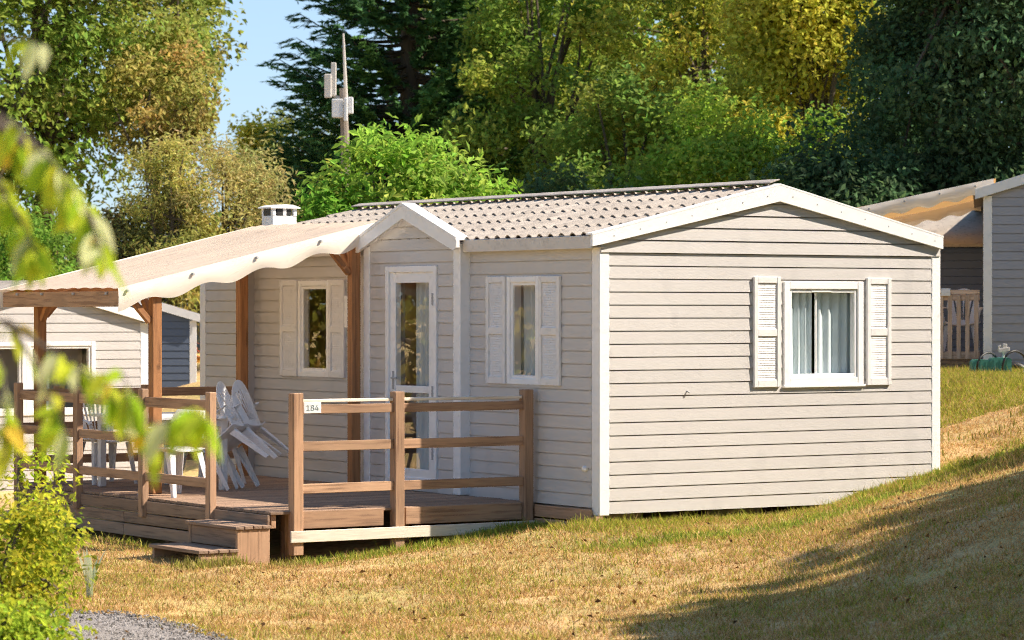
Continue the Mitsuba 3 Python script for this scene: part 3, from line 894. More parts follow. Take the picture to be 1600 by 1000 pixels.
chair('white plastic chair tipped forward on its front legs near the house wall', (-1.32, 3.98, DZ + 0.002), 44, 40)
chair('white plastic chair tipped forward and tucked behind the other tipped chair', (-1.12, 4.13, DZ + 0.002), 36, 37)
chair('white plastic chair with slotted back standing right behind the orange awning post', (-2.44, 3.60, DZ + 0.002), 10)
chair('white plastic chair on the wall side of the table under the awning', (-1.20, 5.25, DZ + 0.002), 90)
chair('white plastic chair at the far left end of the deck', (-2.1, 5.85, DZ + 0.002), 180)

# ------------------------------------------------------------------ neighbouring mobile homes


def neighbour(label, x1, y, zb, width, zeave, rise, mat, depth=8.0, windows=(), shut=False):
    """A mobile home whose front gable stands at y with its right corner at x1."""
    k = thing('mobile_home', label, 'mobile home')
    x0 = x1 - width
    f = Face((x0, y, 0), (1, 0, 0), (0, -1, 0))
    l = Face((x0, y, 0), (0, 1, 0), (-1, 0, 0))
    g = sg.Polygon([(0, zb), (width, zb), (width, zeave), (width / 2, zeave + rise), (0, zeave)])
    holes = unary_union([rect(a + 0.03, c + 0.03, b - 0.03, d - 0.03) for a, b, c, d in windows]) if windows else sg.Polygon()
    solid = g.difference(holes)
    w = part(k, 'front_wall', extrude(solid, lambda a, b, d: f(a, b, -d), 0.0, 0.07), mat)
    siding(w, f, solid.intersection(rect(0.09, zb, width - 0.09, zeave + rise - 0.03)), zb, zeave + rise, mat)
    lw_ = part(k, 'long_wall', bevbox((x0, y + 0.071, zb), (x0 + 0.07, y + depth, zeave)), mat)
    siding(lw_, l, rect(0.09, zb, depth, zeave - 0.01), zb, zeave - 0.01, mat)
    part(k, 'right_wall', bevbox((x1 - 0.07, y + 0.071, zb), (x1, y + depth, zeave)), mat)
    part(k, 'rear_wall', extrude(g, lambda a, b, d: f(a, b, -depth - d), 0.001, 0.07), mat)
    for a, b in ((-0.012, 0.10), (width - 0.10, width + 0.012)):
        part(k, 'corner_post', f.box(a, b, zb - 0.02, zeave - 0.02, -0.10, 0.022), 'white_trim')
    c = width / 2
    s = rise / c
    part(k, 'rake_board', extrude(sg.Polygon([(-0.12, zeave + 0.10 - 0.12 * s), (c, zeave + rise + 0.13), (width + 0.12, zeave + 0.10 - 0.12 * s), (width + 0.12, zeave - 0.03 - 0.12 * s), (c, zeave + rise - 0.02), (-0.12, zeave - 0.03 - 0.12 * s)]), lambda a, b, d: f(a, b, d), 0.06, 0.10), 'white_trim')
    for sgn in (0, 1):
        pts = [(-0.15, zeave + 0.10 - 0.15 * s), (c, zeave + rise + 0.133), (c, zeave + rise + 0.093), (-0.15, zeave + 0.06 - 0.15 * s)]
        if sgn:
            pts = [(width - a, b) for a, b in pts]
        part(k, 'roof_slope', extrude(sg.Polygon(pts), lambda a, b, d: f(a, b, d), -depth - 0.1, 0.057), 'tile')
    for a, b, cc, d in windows:
        q = window(k, f, a, b, cc, d, 0.06)
        curtain(q, f, a + 0.07, a + 0.40 * (b - a), cc, d, -0.15, 5)
        part(q, 'backing', f.box(a - 0.1, b + 0.1, cc - 0.1, d + 0.1, -0.9, -0.6), 'interior_panel')
    return k, f, l


cx, cy = at(213, 560, 40)[:2]
neighbour('cream mobile home with a wide white window, at the left behind the deck', cx + 0.15, cy, -0.62, 3.0, 1.76, 0.40, 'vinyl', windows=((0.55, 1.28, 0.55, 1.50), (1.28, 2.25, 0.55, 1.50)))
nx_, ny_ = at(306, 600, 49)[:2]
XF = (nx_, ny_, math.radians(-27))
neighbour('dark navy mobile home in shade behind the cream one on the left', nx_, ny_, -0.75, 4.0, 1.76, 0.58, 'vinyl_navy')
XF = None
px4, py4 = at(372, 600, 66)[:2]
neighbour('pale mobile home far behind, glimpsed under the awning', px4, py4, -0.7, 4.0, 1.6, 0.5, 'vinyl')
rx_, ry_ = at(1538, 300, 40)[:2]
XF = (rx_, ry_, math.radians(-41.8))
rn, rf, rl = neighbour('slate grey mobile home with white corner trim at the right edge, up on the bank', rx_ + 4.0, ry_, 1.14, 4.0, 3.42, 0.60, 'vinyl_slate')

aw2 = thing('awning', 'cream canvas awning with wavy edge attached to the slate grey mobile home', 'awning')


def awz2(x):
    return 3.60 + 0.21 * (x - rx_)


part(aw2, 'canopy', canopy(rx_ - 1.75, rx_ + 0.15, ry_ - 0.05, ry_ + 6.0, awz2, 24, 60), 'canvas_orange', smooth=True)
v2 = part(aw2, 'valance', valance(rx_ - 1.75, rx_ + 0.12, ry_ - 0.055, awz2, 0.16, 0.35, amp=0.045), 'canvas_pale', smooth=True)
part(aw2, 'valance', valance(rx_ - 1.75, rx_ - 0.05, ry_ + 6.0, awz2, 0.16, 0.35, amp=0.045), 'canvas_pale', smooth=True)
for k in range(4):
    x = rx_ - 1.5 + 0.46 * k
    part(v2, 'eyelet', tube([(x, ry_ - 0.07, float(awz2(x)) - 0.05), (x, ry_ - 0.09, float(awz2(x)) - 0.05)], 0.013, 8), 'metal_grey')
for x, y in ((rx_ - 1.65, ry_ + 0.1), (rx_ - 1.65, ry_ + 5.8)):
    part(aw2, 'post', bevbox((x, y, 1.0), (x + 0.1, y + 0.1, awz2(x) - 0.03)), 'wood_post')

d2 = thing('deck', 'small timber deck with an upright slatted rail under the right hand awning', 'deck')
for i in range(18):
    part(d2, 'deck_board', bevbox((rx_ - 1.6, ry_ + 0.1 + i * 0.122, 1.24), (rx_ - 0.04, ry_ + 0.215 + i * 0.122, 1.27)), 'wood_deck')
part(d2, 'rail', bevbox((rx_ - 1.6, ry_ + 0.06, 2.12), (rx_ - 0.06, ry_ + 0.15, 2.17)), 'wood_fence')
part(d2, 'rail', bevbox((rx_ - 1.6, ry_ + 0.08, 1.26), (rx_ - 0.06, ry_ + 0.11, 1.36)), 'wood_fence')
part(d2, 'rail', bevbox((rx_ - 1.6, ry_ + 0.081, 2.03), (rx_ - 0.06, ry_ + 0.109, 2.115)), 'wood_fence')
for i in range(13):
    x = rx_ - 0.105 - i * 0.114
    part(d2, 'slat', bevbox((x - 0.028, ry_ + 0.055, 1.26), (x + 0.028, ry_ + 0.078, 2.10)), 'wood_fence')
for x in (rx_ - 0.61, rx_ - 1.6):
    part(d2, 'post', bevbox((x - 0.045, ry_ + 0.112, 0.8), (x + 0.045, ry_ + 0.2, 2.22)), 'wood')
part(d2, 'brace', bar((rx_ - 0.52, ry_ + 0.13, 0.93), (rx_ - 0.22, ry_ + 0.13, 1.22), 0.05, 0.07, up=(0, 1, 0)), 'wood')
part(d2, 'beam', bevbox((rx_ - 1.6, ry_ + 0.115, 1.13), (rx_ - 0.05, ry_ + 0.16, 1.235)), 'wood')
chair('white plastic chair behind the slatted rail of the right hand deck', (rx_ - 0.30, ry_ + 0.75, 1.275), 175)
s2 = thing('number_sign', 'tiny white plate on the slatted rail of the right hand deck', 'sign')
part(s2, 'plate', bevbox((rx_ - 0.56, ry_ + 0.038, 2.09), (rx_ - 0.44, ry_ + 0.05, 2.19)), 'plastic_white')

bx_, by_ = at(1800, 500, 45.5)[:2]
XF = (bx_, by_, math.radians(48.2))
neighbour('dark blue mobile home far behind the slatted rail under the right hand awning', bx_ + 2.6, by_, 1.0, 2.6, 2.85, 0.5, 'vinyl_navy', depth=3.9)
XF = None
# teal hose cart on the bank
hx, hy = at(1551, 590, 38.6)[:2]
hz = float(H(hx, hy))
hc = thing('hose_cart', 'teal plastic hose cart with black hose loops and beige tap on the bank', 'hose cart')
hb = at(1531, 588, 38.6), at(1562, 586, 38.6)
for (c, w, h, dd) in ((hb[0], 0.23, 0.17, 0.2), (hb[1], 0.27, 0.2, 0.22)):
    prism = sg.box(-w / 2, 0, w / 2, h).buffer(-0.04).buffer(0.04)
    z0 = float(H(c[0], c[1])) + 0.02
    v, f = extrude(prism, lambda a, b, d, c=c, z0=z0: np.stack([c[0] + a * RT[0] + d * FW[0], c[1] + a * RT[1] + d * FW[1], z0 + b], 1), -dd / 2, dd / 2)
    bd = part(hc, 'body', (v, f), 'plastic_teal')
    for s in (-0.3, 0.0, 0.3):
        pr_ = sg.box(-0.012 + s * w, 0.01, 0.012 + s * w, h - 0.02)
        part(bd, 'rib', extrude(pr_, lambda a, b, d, c=c, z0=z0: np.stack([c[0] + a * RT[0] + d * FW[0], c[1] + a * RT[1] + d * FW[1], z0 + b], 1), -dd / 2 - 0.012, -dd / 2 + 0.002), 'plastic_teal')


def loop(pts, r, n=8):
    p = np.array(pts, float)
    t = np.linspace(0, len(p) - 1, 30)
    try:
        from scipy.interpolate import CubicSpline
        q = CubicSpline(np.arange(len(p)), p)(t)
    except Exception:
        q = np.stack([np.interp(t, np.arange(len(p)), p[:, k]) for k in range(3)], 1)
    return tube(q, r, n)


part(hc, 'hose', loop([at(1528, 582, 38.5), at(1530, 562, 38.4), at(1543, 551, 38.5), at(1556, 558, 38.6), at(1560, 575, 38.6)], 0.014), 'rubber_black', smooth=True)
part(hc, 'hose', loop([at(1566, 578, 38.4), at(1576, 552, 38.4), at(1592, 550, 38.5), at(1602, 562, 38.6), at(1598, 582, 38.5), at(1580, 592, 38.5)], 0.014), 'rubber_black', smooth=True)
part(hc, 'handle', loop([at(1564, 582, 38.6), at(1566, 565, 38.6), at(1569, 550, 38.6)], 0.016), 'curtain' if False else 'fascia', smooth=True)
part(hc, 'tap', join([bar(at(1560, 548, 38.6), at(1577, 545, 38.6), 0.06, 0.05), bar(at(1569, 552, 38.6), at(1570, 537, 38.6), 0.05, 0.05), bar(at(1561, 540, 38.6), at(1566, 548, 38.6), 0.04, 0.04)]), 'fascia')
bk_ = at(1590, 580, 39.6)
tire = thing('tyre', 'black tyre lying against the foot of the slate grey mobile home', 'tyre')
tv, tf = loop([at(1585 + 16 * math.cos(a), 585 + 14 * math.sin(a), 39.3) for a in np.linspace(0, 2 * np.pi, 14)], 0.05)
scene[f'{tire}__tread'] = mikit.ply((tv, tf), 'rubber_black', smooth=True)

# mast with antenna boxes
m0 = at(540, 300, 50)
mb = thing('antenna_mast', 'wooden pole carrying pale antenna boxes and a tall thin whip', 'antenna mast')
gz = float(H(m0[0], m0[1]))
part(mb, 'pole', tube([(m0[0], m0[1], gz), (m0[0], m0[1], at(540, 240, 50)[2]), (at(536, 0, 50)[0], at(536, 0, 50)[1], at(0, 138, 50)[2])], [0.10, 0.075, 0.06], 10), 'pole_wood', smooth=30)


def facing_box(x0, x1, y0, y1, d, t, b=0.01):
    c = at((x0 + x1) / 2, (y0 + y1) / 2, d)
    s = d / FPX
    w, h = (x1 - x0) * s, (y1 - y0) * s
    v, f, uv = bevbox((-w / 2, -t / 2, -h / 2), (w / 2, t / 2, h / 2), b)
    return v[:, :1] * RT + v[:, 1:2] * FW + v[:, 2:] * np.array([0, 0, 1.0]) + c, f, uv


part(mb, 'panel_antenna', facing_box(507, 518, 116, 153, 49.9, 0.10), 'fascia')
part(mb, 'panel_antenna', facing_box(517.5, 525.5, 98, 150, 49.95, 0.12), 'fascia')
part(mb, 'equipment_box', facing_box(519, 536, 155, 184, 49.8, 0.18), 'plastic_white')
part(mb, 'equipment_box', facing_box(537.5, 543, 153, 190, 49.75, 0.10), 'plastic_white')
part(mb, 'equipment_box', facing_box(544, 552, 152, 178, 49.9, 0.14), 'plastic_white')
part(mb, 'bracket', bar(at(512, 146, 50), at(548, 160, 50), 0.04, 0.05), 'metal_grey')
part(mb, 'whip', tube([at(541, 160, 50), at(538.5, 100, 50), at(536.5, 52, 50)], [0.035, 0.026, 0.016], 8), 'fascia', smooth=30)

# ------------------------------------------------------------------ plants
LEAF = 2.5           # palettes below are reflectances; the leaf colour carries reflected plus transmitted light


def leafcloud(c, size, nrm, direc, col, asp=0.5, fold=0.12, rng=None):
    """Diamond leaves (two triangles each) at the points c, lying across nrm and pointing along direc."""
    n = len(c)
    d = direc - (direc * nrm).sum(1, keepdims=True) * nrm
    d /= np.linalg.norm(d, axis=1, keepdims=True) + 1e-9
    s = np.cross(nrm, d)
    L = size[:, None]
    a = c - d * L * 0.5
    b = c + s * L * asp * 0.5 + nrm * L * fold
    t = c + d * L * 0.5
    e = c - s * L * asp * 0.5 + nrm * L * fold
    v = np.stack([a, b, t, e], 1).reshape(-1, 3)
    i = np.arange(n)[:, None] * 4
    f = np.concatenate([i + [0, 1, 2], i + [0, 2, 3]], 0)
    return v, f, np.repeat(col, 4, 0)


def unit(v):
    return v / (np.linalg.norm(v, axis=-1, keepdims=True) + 1e-9)


def limbs(base, top, targets, r0, rng, n=7):
    """A tapered trunk from base to top and curved limbs to the targets."""
    base, top = np.array(base, float), np.array(top, float)
    t = np.linspace(0, 1, 8)[:, None]
    wob = np.cumsum(rng.normal(0, 0.06, (8, 3)), 0) * [1, 1, 0.2]
    wob -= wob[0]
    trunk = base + (top - base) * t + wob
    trunk[0, 2] -= 0.3
    ms = [tube(trunk, r0 * (1.25 - 1.0 * t[:, 0] ** 0.9), n)]
    for q in targets:
        k = rng.uniform(0.35, 0.9)
        p0 = base + (top - base) * k + np.array([np.interp(k, t[:, 0], wob[:, j]) for j in range(3)])
        mid = (p0 + q) / 2 + [0, 0, 0.12 * np.linalg.norm(q - p0)] + rng.normal(0, 0.12, 3)
        s = np.linspace(0, 1, 6)[:, None]
        pts = (1 - s) ** 2 * p0 + 2 * s * (1 - s) * mid + s ** 2 * q
        rr_ = r0 * 0.42 * (1 - k * 0.4)
        ms.append(tube(pts, rr_ * (1 - 0.82 * s[:, 0]) + 0.006, 5))
    v, f, _ = join(ms)
    return v, f


def tree(name, label, cat, x, y, zc, rad, nclump, nleaf, leaf, pal, seed, rc=0.45, trunk=0.16, asp=0.55, droop=0.2, shell=0.5, group=None, lump=0.5, flat=0.7, base=None, jitter=0.28):
    rng = np.random.default_rng(seed)
    z0 = float(H(x, y)) if base is None else base
    k = thing(name, label, cat, group)
    u = unit(rng.normal(size=(nclump, 3)))
    g = meshkit.fbm(u * 1.6 + seed, 2, seed % 7)
    r = (shell + (1 - shell) * rng.random(nclump) ** 0.6) * (1 - lump / 2 + lump * g)
    cc = np.array([x, y, zc]) + u * r[:, None] * np.array(rad)
    cc = cc[cc[:, 2] > z0 + 0.25]
    nclump = len(cc)
    pick = rng.integers(0, nclump, min(nclump, 26))
    part(k, 'trunk', limbs((x, y, z0), (x, y, zc + rad[2] * 0.35), cc[pick], trunk, rng), 'bark', smooth=60)
    pal = np.array(pal, float) * LEAF
    w = rng.dirichlet(np.full(len(pal), 0.9), nclump)
    ccol = w @ pal * rng.uniform(0.8, 1.2, (nclump, 1))
    i = np.repeat(np.arange(nclump), nleaf)
    n = len(i)
    size_c = rc * rng.uniform(0.65, 1.35, nclump)
    off = rng.normal(size=(n, 3)) * [1, 1, flat]
    off *= (np.minimum(np.linalg.norm(off, axis=1), 1.9) / (np.linalg.norm(off, axis=1) + 1e-9))[:, None]
    c = cc[i] + off * size_c[i][:, None] * 0.62
    outw = unit(c - np.array([x, y, zc]) + 1e-3)
    nrm = unit(0.55 * outw + 0.6 * np.array([0, 0, 1.0]) + rng.normal(0, 0.75, (n, 3)))
    dirs = unit(outw * 0.6 + rng.normal(0, 0.8, (n, 3)) - [0, 0, droop])
    col = ccol[i] * rng.uniform(1 - jitter, 1 + jitter, (n, 1)) * (1 + rng.normal(0, 0.07, (n, 3)))
    sz = leaf * rng.uniform(0.6, 1.35, n)
    v, f, col = leafcloud(c, sz, nrm, dirs, np.clip(col, 0.005, 0.75), asp)
    part(k, 'crown', (v, f), 'leaf', color=col)
    return k


def conifer(name, label, x, y, top, rad, zlow, nwhorl, pal, seed, needle=0.185, group=None, rise=0.5):
    """A cedar: ascending branches carrying flat pointed sprays of fine foliage."""
    rng = np.random.default_rng(seed)
    z0 = float(H(x, y))
    k = thing(name, label, 'tree', group)
    C, N, D_, K = [], [], [], []
    ms = [tube(np.array([(x, y, z0 - 0.3), (x, y, z0 + (top - z0) * 0.5), (x, y, top)]), [0.28, 0.17, 0.02], 8)]
    pal = np.array(pal, float) * LEAF
    zz = zlow + (top - zlow - 0.3) * np.linspace(0, 1, nwhorl) ** 1.25
    for z in zz:
        t = (z - zlow) / (top - zlow)
        R_ = rad * (1 - t) ** 0.7
        for b in range(15):
            a = rng.uniform(0, 2 * np.pi)
            L = R_ * rng.uniform(0.6, 1.25)
            h = np.array([math.cos(a), math.sin(a), 0])
            side = np.array([-h[1], h[0], 0])
            s = np.linspace(0, 1, 7)
            pts = np.array([x, y, z + rng.uniform(-0.25, 0.25)]) + s[:, None] * L * h
            pts[:, 2] += L * (-0.30 * s + rise * s ** 2)
            ms.append(tube(pts, 0.045 * (1 - 0.85 * s), 4))
            bcol = rng.dirichlet(np.ones(len(pal))) @ pal * rng.uniform(0.75, 1.25)
            ns = int(7 + 9 * L / rad)
            for q in np.linspace(0.3, 1.0, ns):
                p0 = np.array([np.interp(q, s, pts[:, j]) for j in range(3)])
                sg_ = rng.choice((-1, 1))
                ang = sg_ * rng.uniform(0.35, 0.9) * (1.15 - q)
                d = unit(h * math.cos(ang) + side * math.sin(ang) + [0, 0, rng.uniform(-0.25, 0.35)])
                ln = rng.uniform(0.5, 0.95) * (0.55 + 0.55 * (1 - q)) * (L / rad) ** 0.3
                n = 30
                u_ = rng.beta(1.1, 1.3, n)
                w = (rng.random(n) - 0.5) * 0.34 * (1 - u_) * ln + rng.normal(0, 0.012, n)
                sd = unit(np.cross(d, [0, 0, 1.0]))
                C.append(p0 + d * (u_ * ln)[:, None] + sd * w[:, None] - np.array([0, 0, 1.0]) * (0.10 * u_ ** 2 * ln + np.abs(rng.normal(0, 0.02, n)))[:, None])
                D_.append(unit(d + sd * (np.sign(w) * rng.uniform(0.1, 0.7, n))[:, None] + rng.normal(0, 0.12, (n, 3))))
                N.append(unit(np.array([0, 0, 1.0]) + rng.normal(0, 0.4, (n, 3))))
                K.append(bcol * rng.uniform(0.75, 1.3) * rng.uniform(0.85, 1.15, (n, 1)))
    v, f, _ = join(ms)
    part(k, 'trunk', (v, f), 'bark', smooth=60)
    C = np.vstack(C)
    v, f, col = leafcloud(C, needle * rng.uniform(0.6, 1.3, len(C)), np.vstack(N), np.vstack(D_), np.clip(np.vstack(K), 0.004, 0.6), 0.26, 0.03)
    part(k, 'crown', (v, f), 'leaf', color=col)
    return k


def xy(px, d):
    return at(px, HOR, d)[:2]


OLIVE = [(0.13, 0.185, 0.03), (0.09, 0.14, 0.028), (0.22, 0.23, 0.04), (0.06, 0.105, 0.024)]
AUTUMN = [(0.15, 0.19, 0.04), (0.11, 0.16, 0.034), (0.21, 0.215, 0.045), (0.20, 0.15, 0.05), (0.08, 0.12, 0.03)]
MIXED = [(0.10, 0.155, 0.028), (0.15, 0.20, 0.034), (0.27, 0.27, 0.045), (0.06, 0.10, 0.024), (0.08, 0.13, 0.03)]
YELLOW = [(0.34, 0.285, 0.04), (0.27, 0.255, 0.04), (0.18, 0.20, 0.035)]
DARK = [(0.03, 0.058, 0.03), (0.04, 0.075, 0.034), (0.055, 0.085, 0.036)]
TAN = [(0.25, 0.215, 0.10), (0.20, 0.185, 0.075), (0.15, 0.155, 0.06), (0.27, 0.23, 0.085)]
LIME = [(0.15, 0.25, 0.03), (0.10, 0.18, 0.028), (0.20, 0.29, 0.045), (0.06, 0.12, 0.022), (0.22, 0.24, 0.05)]
BROWNG = [(0.11, 0.10, 0.04), (0.08, 0.08, 0.03), (0.14, 0.12, 0.05)]

# left group
x, y = xy(74, 57)
tree('oak_tree', 'large tree with olive and rusty autumn leaves filling the upper left', 'tree', x, y, 7.6, (2.75, 3.0, 3.9), 125, 225, 0.14, AUTUMN, 11, rc=0.55, trunk=0.22, lump=0.7)
x, y = xy(264, 59)
tree('oak_tree', 'olive tree reaching into the sky gap, right of the large autumn tree', 'tree', x, y, 7.2, (0.95, 1.2, 1.9), 42, 230, 0.13, AUTUMN, 12, rc=0.5, trunk=0.12)
x, y = xy(245, 55.5)
tree('oak_tree', 'rusty brown tree low in front of the autumn tree', 'tree', x, y, 5.6, (0.9, 0.9, 1.1), 26, 200, 0.12, [(0.22, 0.16, 0.055), (0.19, 0.17, 0.05), (0.15, 0.17, 0.045)], 13, rc=0.42, trunk=0.1)
x, y = xy(-60, 55)
tree('oak_tree', 'green tree at the left edge behind the overhanging branch', 'tree', x, y, 6.0, (2.6, 2.4, 4.2), 110, 220, 0.15, OLIVE, 14, rc=0.6)
x, y = xy(345, 53)
tree('willow_bush', 'tall tan feathery bush under the patch of sky', 'bush', x, y, 3.3, (1.15, 1.1, 1.75), 70, 220, 0.12, TAN, 15, rc=0.38, trunk=0.08, asp=0.22, droop=0.5)
x, y = xy(265, 52)
tree('willow_bush', 'yellowish bush left of the tan feathery bush', 'bush', x, y, 3.3, (0.75, 0.8, 1.6), 45, 210, 0.11, [(0.23, 0.205, 0.065), (0.16, 0.165, 0.045)], 16, rc=0.34, trunk=0.07, asp=0.3)
x, y = xy(400, 66)
tree('poplar_tree', 'small bright yellow tree against the sky', 'tree', x, y, 4.6, (0.62, 0.6, 1.35), 34, 200, 0.12, YELLOW, 17, rc=0.33, trunk=0.08)
x, y = xy(470, 68)
tree('poplar_tree', 'grey green tree between the yellow tree and the dark cedar', 'tree', x, y, 4.6, (0.85, 0.9, 1.9), 48, 200, 0.13, [(0.10, 0.12, 0.03), (0.15, 0.15, 0.04), (0.07, 0.09, 0.03)], 18, rc=0.42, trunk=0.1)
x, y = xy(200, 53)
tree('hedge_bush', 'dark brownish bush above the far edge of the canvas awning', 'bush', x, y, 2.1, (1.15, 0.9, 1.6), 60, 220, 0.10, BROWNG, 19, rc=0.4, trunk=0.07)
x, y = xy(40, 50)
tree('hedge_bush', 'leafy green bush at the left above the awning corner', 'bush', x, y, 1.9, (1.2, 0.9, 1.6), 60, 220, 0.11, [(0.10, 0.17, 0.025), (0.07, 0.12, 0.02)], 20, rc=0.4, trunk=0.07)
# cedar and lime bush
x, y = xy(640, 61)
conifer('cedar_tree', 'dark feathery cedar with pointed sprays left of the centre', x, y, 15.0, 3.0, 2.2, 46, [(0.04, 0.085, 0.035), (0.06, 0.125, 0.04), (0.085, 0.16, 0.04), (0.03, 0.07, 0.04)], 31)
x, y = xy(772, 65)
conifer('cedar_tree', 'second dark cedar, right of the feathery one', x, y, 14.0, 2.3, 2.0, 28, [(0.035, 0.075, 0.032), (0.05, 0.10, 0.035), (0.075, 0.13, 0.04)], 32)
x, y = xy(600, 42)
tree('chestnut_bush', 'bright lime green bush with broad leaves behind the roof', 'bush', x, y, 2.9, (1.0, 0.95, 1.72), 95, 105, 0.145, LIME, 33, rc=0.33, trunk=0.07, asp=0.42, jitter=0.3)
x, y = xy(708, 42.5)
tree('chestnut_bush', 'lime green bush with broad leaves, right of its taller twin', 'bush', x, y, 2.5, (0.78, 0.8, 1.65), 75, 105, 0.145, LIME, 34, rc=0.31, trunk=0.06, asp=0.42, jitter=0.3)
x, y = xy(520, 41.5)
tree('chestnut_bush', 'darker green broad leaved bush beside the roof vent', 'bush', x, y, 2.35, (0.55, 0.6, 1.25), 46, 95, 0.135, [(0.07, 0.15, 0.02), (0.10, 0.19, 0.025), (0.05, 0.10, 0.02)], 35, rc=0.32, trunk=0.05, asp=0.42)
# mixed wood behind the roof
G = 'mixed broadleaf trees behind the roof'
for n, (px, d, zc, rx, rz, nc, pal, lab) in enumerate([
        (850, 58, 5.6, 1.9, 4.2, 120, MIXED, 'olive broadleaf tree just right of the cedars'),
        (960, 62, 7.2, 2.2, 3.9, 120, OLIVE, 'tall olive tree above the middle of the roof'),
        (985, 54, 3.6, 1.7, 2.4, 95, MIXED, 'lower leafy tree above the middle of the roof'),
        (1075, 57, 5.9, 1.9, 3.4, 115, [(0.22, 0.22, 0.035), (0.13, 0.17, 0.03), (0.28, 0.25, 0.04), (0.07, 0.11, 0.025)], 'yellowish broadleaf tree left of the yellow one'),
        (1150, 52, 3.4, 1.6, 2.3, 95, [(0.12, 0.19, 0.03), (0.20, 0.24, 0.035), (0.07, 0.12, 0.024)], 'yellow green tree rising behind the roof peak'),
        (1250, 58, 5.4, 1.7, 2.4, 90, [(0.17, 0.20, 0.035), (0.24, 0.24, 0.04), (0.09, 0.13, 0.03)], 'light olive tree below the bright yellow crown'),
        (900, 50.5, 2.4, 1.5, 1.7, 70, DARK + [(0.05, 0.07, 0.02)], 'dark low tree behind the left part of the roof ridge')]):
    x, y = xy(px, d)
    tree('broadleaf_tree', lab, 'tree', x, y, zc, (rx, 1.6, rz), nc, 220, 0.125, pal, 50 + n, rc=0.42, trunk=0.14, lump=0.8, shell=0.5)
x, y = xy(1262, 54)
tree('poplar_tree', 'bright golden yellow tree at the top right of centre', 'tree', x, y, 7.1, (1.2, 1.1, 1.35), 75, 230, 0.13, YELLOW, 61, rc=0.45, trunk=0.12)
x, y = xy(1180, 53.5)
tree('poplar_tree', 'small golden tree left of the bright golden yellow one', 'tree', x, y, 5.3, (0.6, 0.6, 0.55), 22, 200, 0.12, YELLOW, 62, rc=0.36, trunk=0.08)
# dark trees on the right
for n, (px, d, zc, rx, rz, nc, lab) in enumerate([
        (1465, 50, 6.6, 1.25, 6.2, 150, 'tall dark green tree left of the darkest corner'),
        (1625, 49.5, 6.4, 1.6, 6.0, 170, 'tall dark green tree at the right edge above the slate home'),
        (1310, 49, 3.0, 0.95, 1.75, 70, 'dim dark bush behind the right end of the roof'),
        (1415, 55.5, 3.4, 1.1, 2.2, 80, 'dim dark bush left of the right hand awning'),
        (1520, 55, 5.5, 2.6, 5.5, 170, 'deep dark tree between and behind the two tall ones')]):
    x, y = xy(px, d)
    tree('holm_oak', lab, 'tree', x, y, zc, (rx, 1.5, rz), nc, 250, 0.125, DARK, 70 + n, rc=0.55, trunk=0.16, shell=0.3, lump=0.6)

# far wood that closes the view between the trunks
rng = np.random.default_rng(90)
C = []
for px in np.arange(660, 2150, 22):
    d = rng.uniform(74, 84)
    b = at(px, HOR, d)
    n = 420 if px < 1650 else 160
    hgt = rng.uniform(9, 13)
    C.append(np.stack([rng.uniform(-1.3, 1.3, n) + b[0], rng.uniform(-1.3, 1.3, n) + b[1], rng.uniform(0, hgt, n)], 1))
for px in np.arange(-400, 470, 22):
    d = rng.uniform(80, 90)
    b = at(px, HOR, d)
    hgt = rng.uniform(3.6, 4.8)
    C.append(np.stack([rng.normal(b[0], 1.0, 200), rng.normal(b[1], 1.0, 200), rng.uniform(-1, hgt, 200)], 1))
C = np.vstack(C)
n = len(C)
col = LEAF * np.array(OLIVE)[rng.integers(0, 4, n)] * rng.uniform(0.7, 1.3, (n, 1))
v, f, col = leafcloud(C, rng.uniform(0.2, 0.45, n), unit(rng.normal(size=(n, 3))), unit(rng.normal(size=(n, 3))), col, 0.6)
struct('distant_wood', (v, f), 'leaf', kind='stuff', label='far mixed wood behind the nearer trees', cat='wood', color=col)

# trees to the right, outside the picture, that throw the big shadow over the lawn
for n, (x, y, zc, r) in enumerate([(10.9, -7.1, 4.4, 2.6), (7.7, -9.4, 4.3, 2.6), (4.4, -11.7, 4.5, 2.7), (0.3, -13.0, 4.1, 2.7), (9.8, -11.2, 4.6, 2.8), (6.0, -14.7, 4.8, 2.8)]):
    tree('lime_tree', ['round crowned tree at the top of the bank, right of the lawn', 'round crowned tree halfway down the bank', 'round crowned tree in the middle of the lawn edge row', 'round crowned tree nearest the gravel path', 'round crowned tree in the second row uphill', 'round crowned tree in the second row downhill'][n], 'tree', x, y, zc, (r, r * 0.9, 3.3), 190, 150, 0.42, OLIVE, 110 + n, rc=0.85, trunk=0.2, shell=0.25, lump=0.35, asp=0.8)

for n, (x, y) in enumerate([(17.5, -11.0), (13.2, -13.6), (9.2, -17.8), (4.6, -21.5), (20.5, -7.0), (23.5, -13.5)]):  # unseen row added to cut skylight on front faces and the shaded lawn
    tree('lime_tree', 'tall tree added outside the picture on the right to dim the skylight, ' + ['third from the slate home', 'fourth from the slate home', 'fifth from the slate home', 'nearest the viewer', 'nearest the slate home', 'standing farthest out'][n], 'tree', x, y, 7.0, (3.4, 3.4, 6.2), 120, 90, 0.5, OLIVE, 160 + n, rc=1.1, trunk=0.3, shell=0.25, lump=0.35, asp=0.8, group='tall trees added out of view to dim the skylight')
for n, (x, y) in enumerate([(-4.6, 16.5), (-8.0, 15.0), (-7.4, 10.6)]):
    tree('field_maple', ['golden maple beyond the cream home, left of the picture', 'golden maple farthest left of the picture', 'golden maple nearest the deck, left of the picture'][n], 'tree', x, y, 3.2, (2.0, 2.0, 2.9), 60, 110, 0.22, [(0.26, 0.2, 0.03), (0.14, 0.14, 0.03)], 120 + n, rc=0.7, trunk=0.15, base=-0.5)

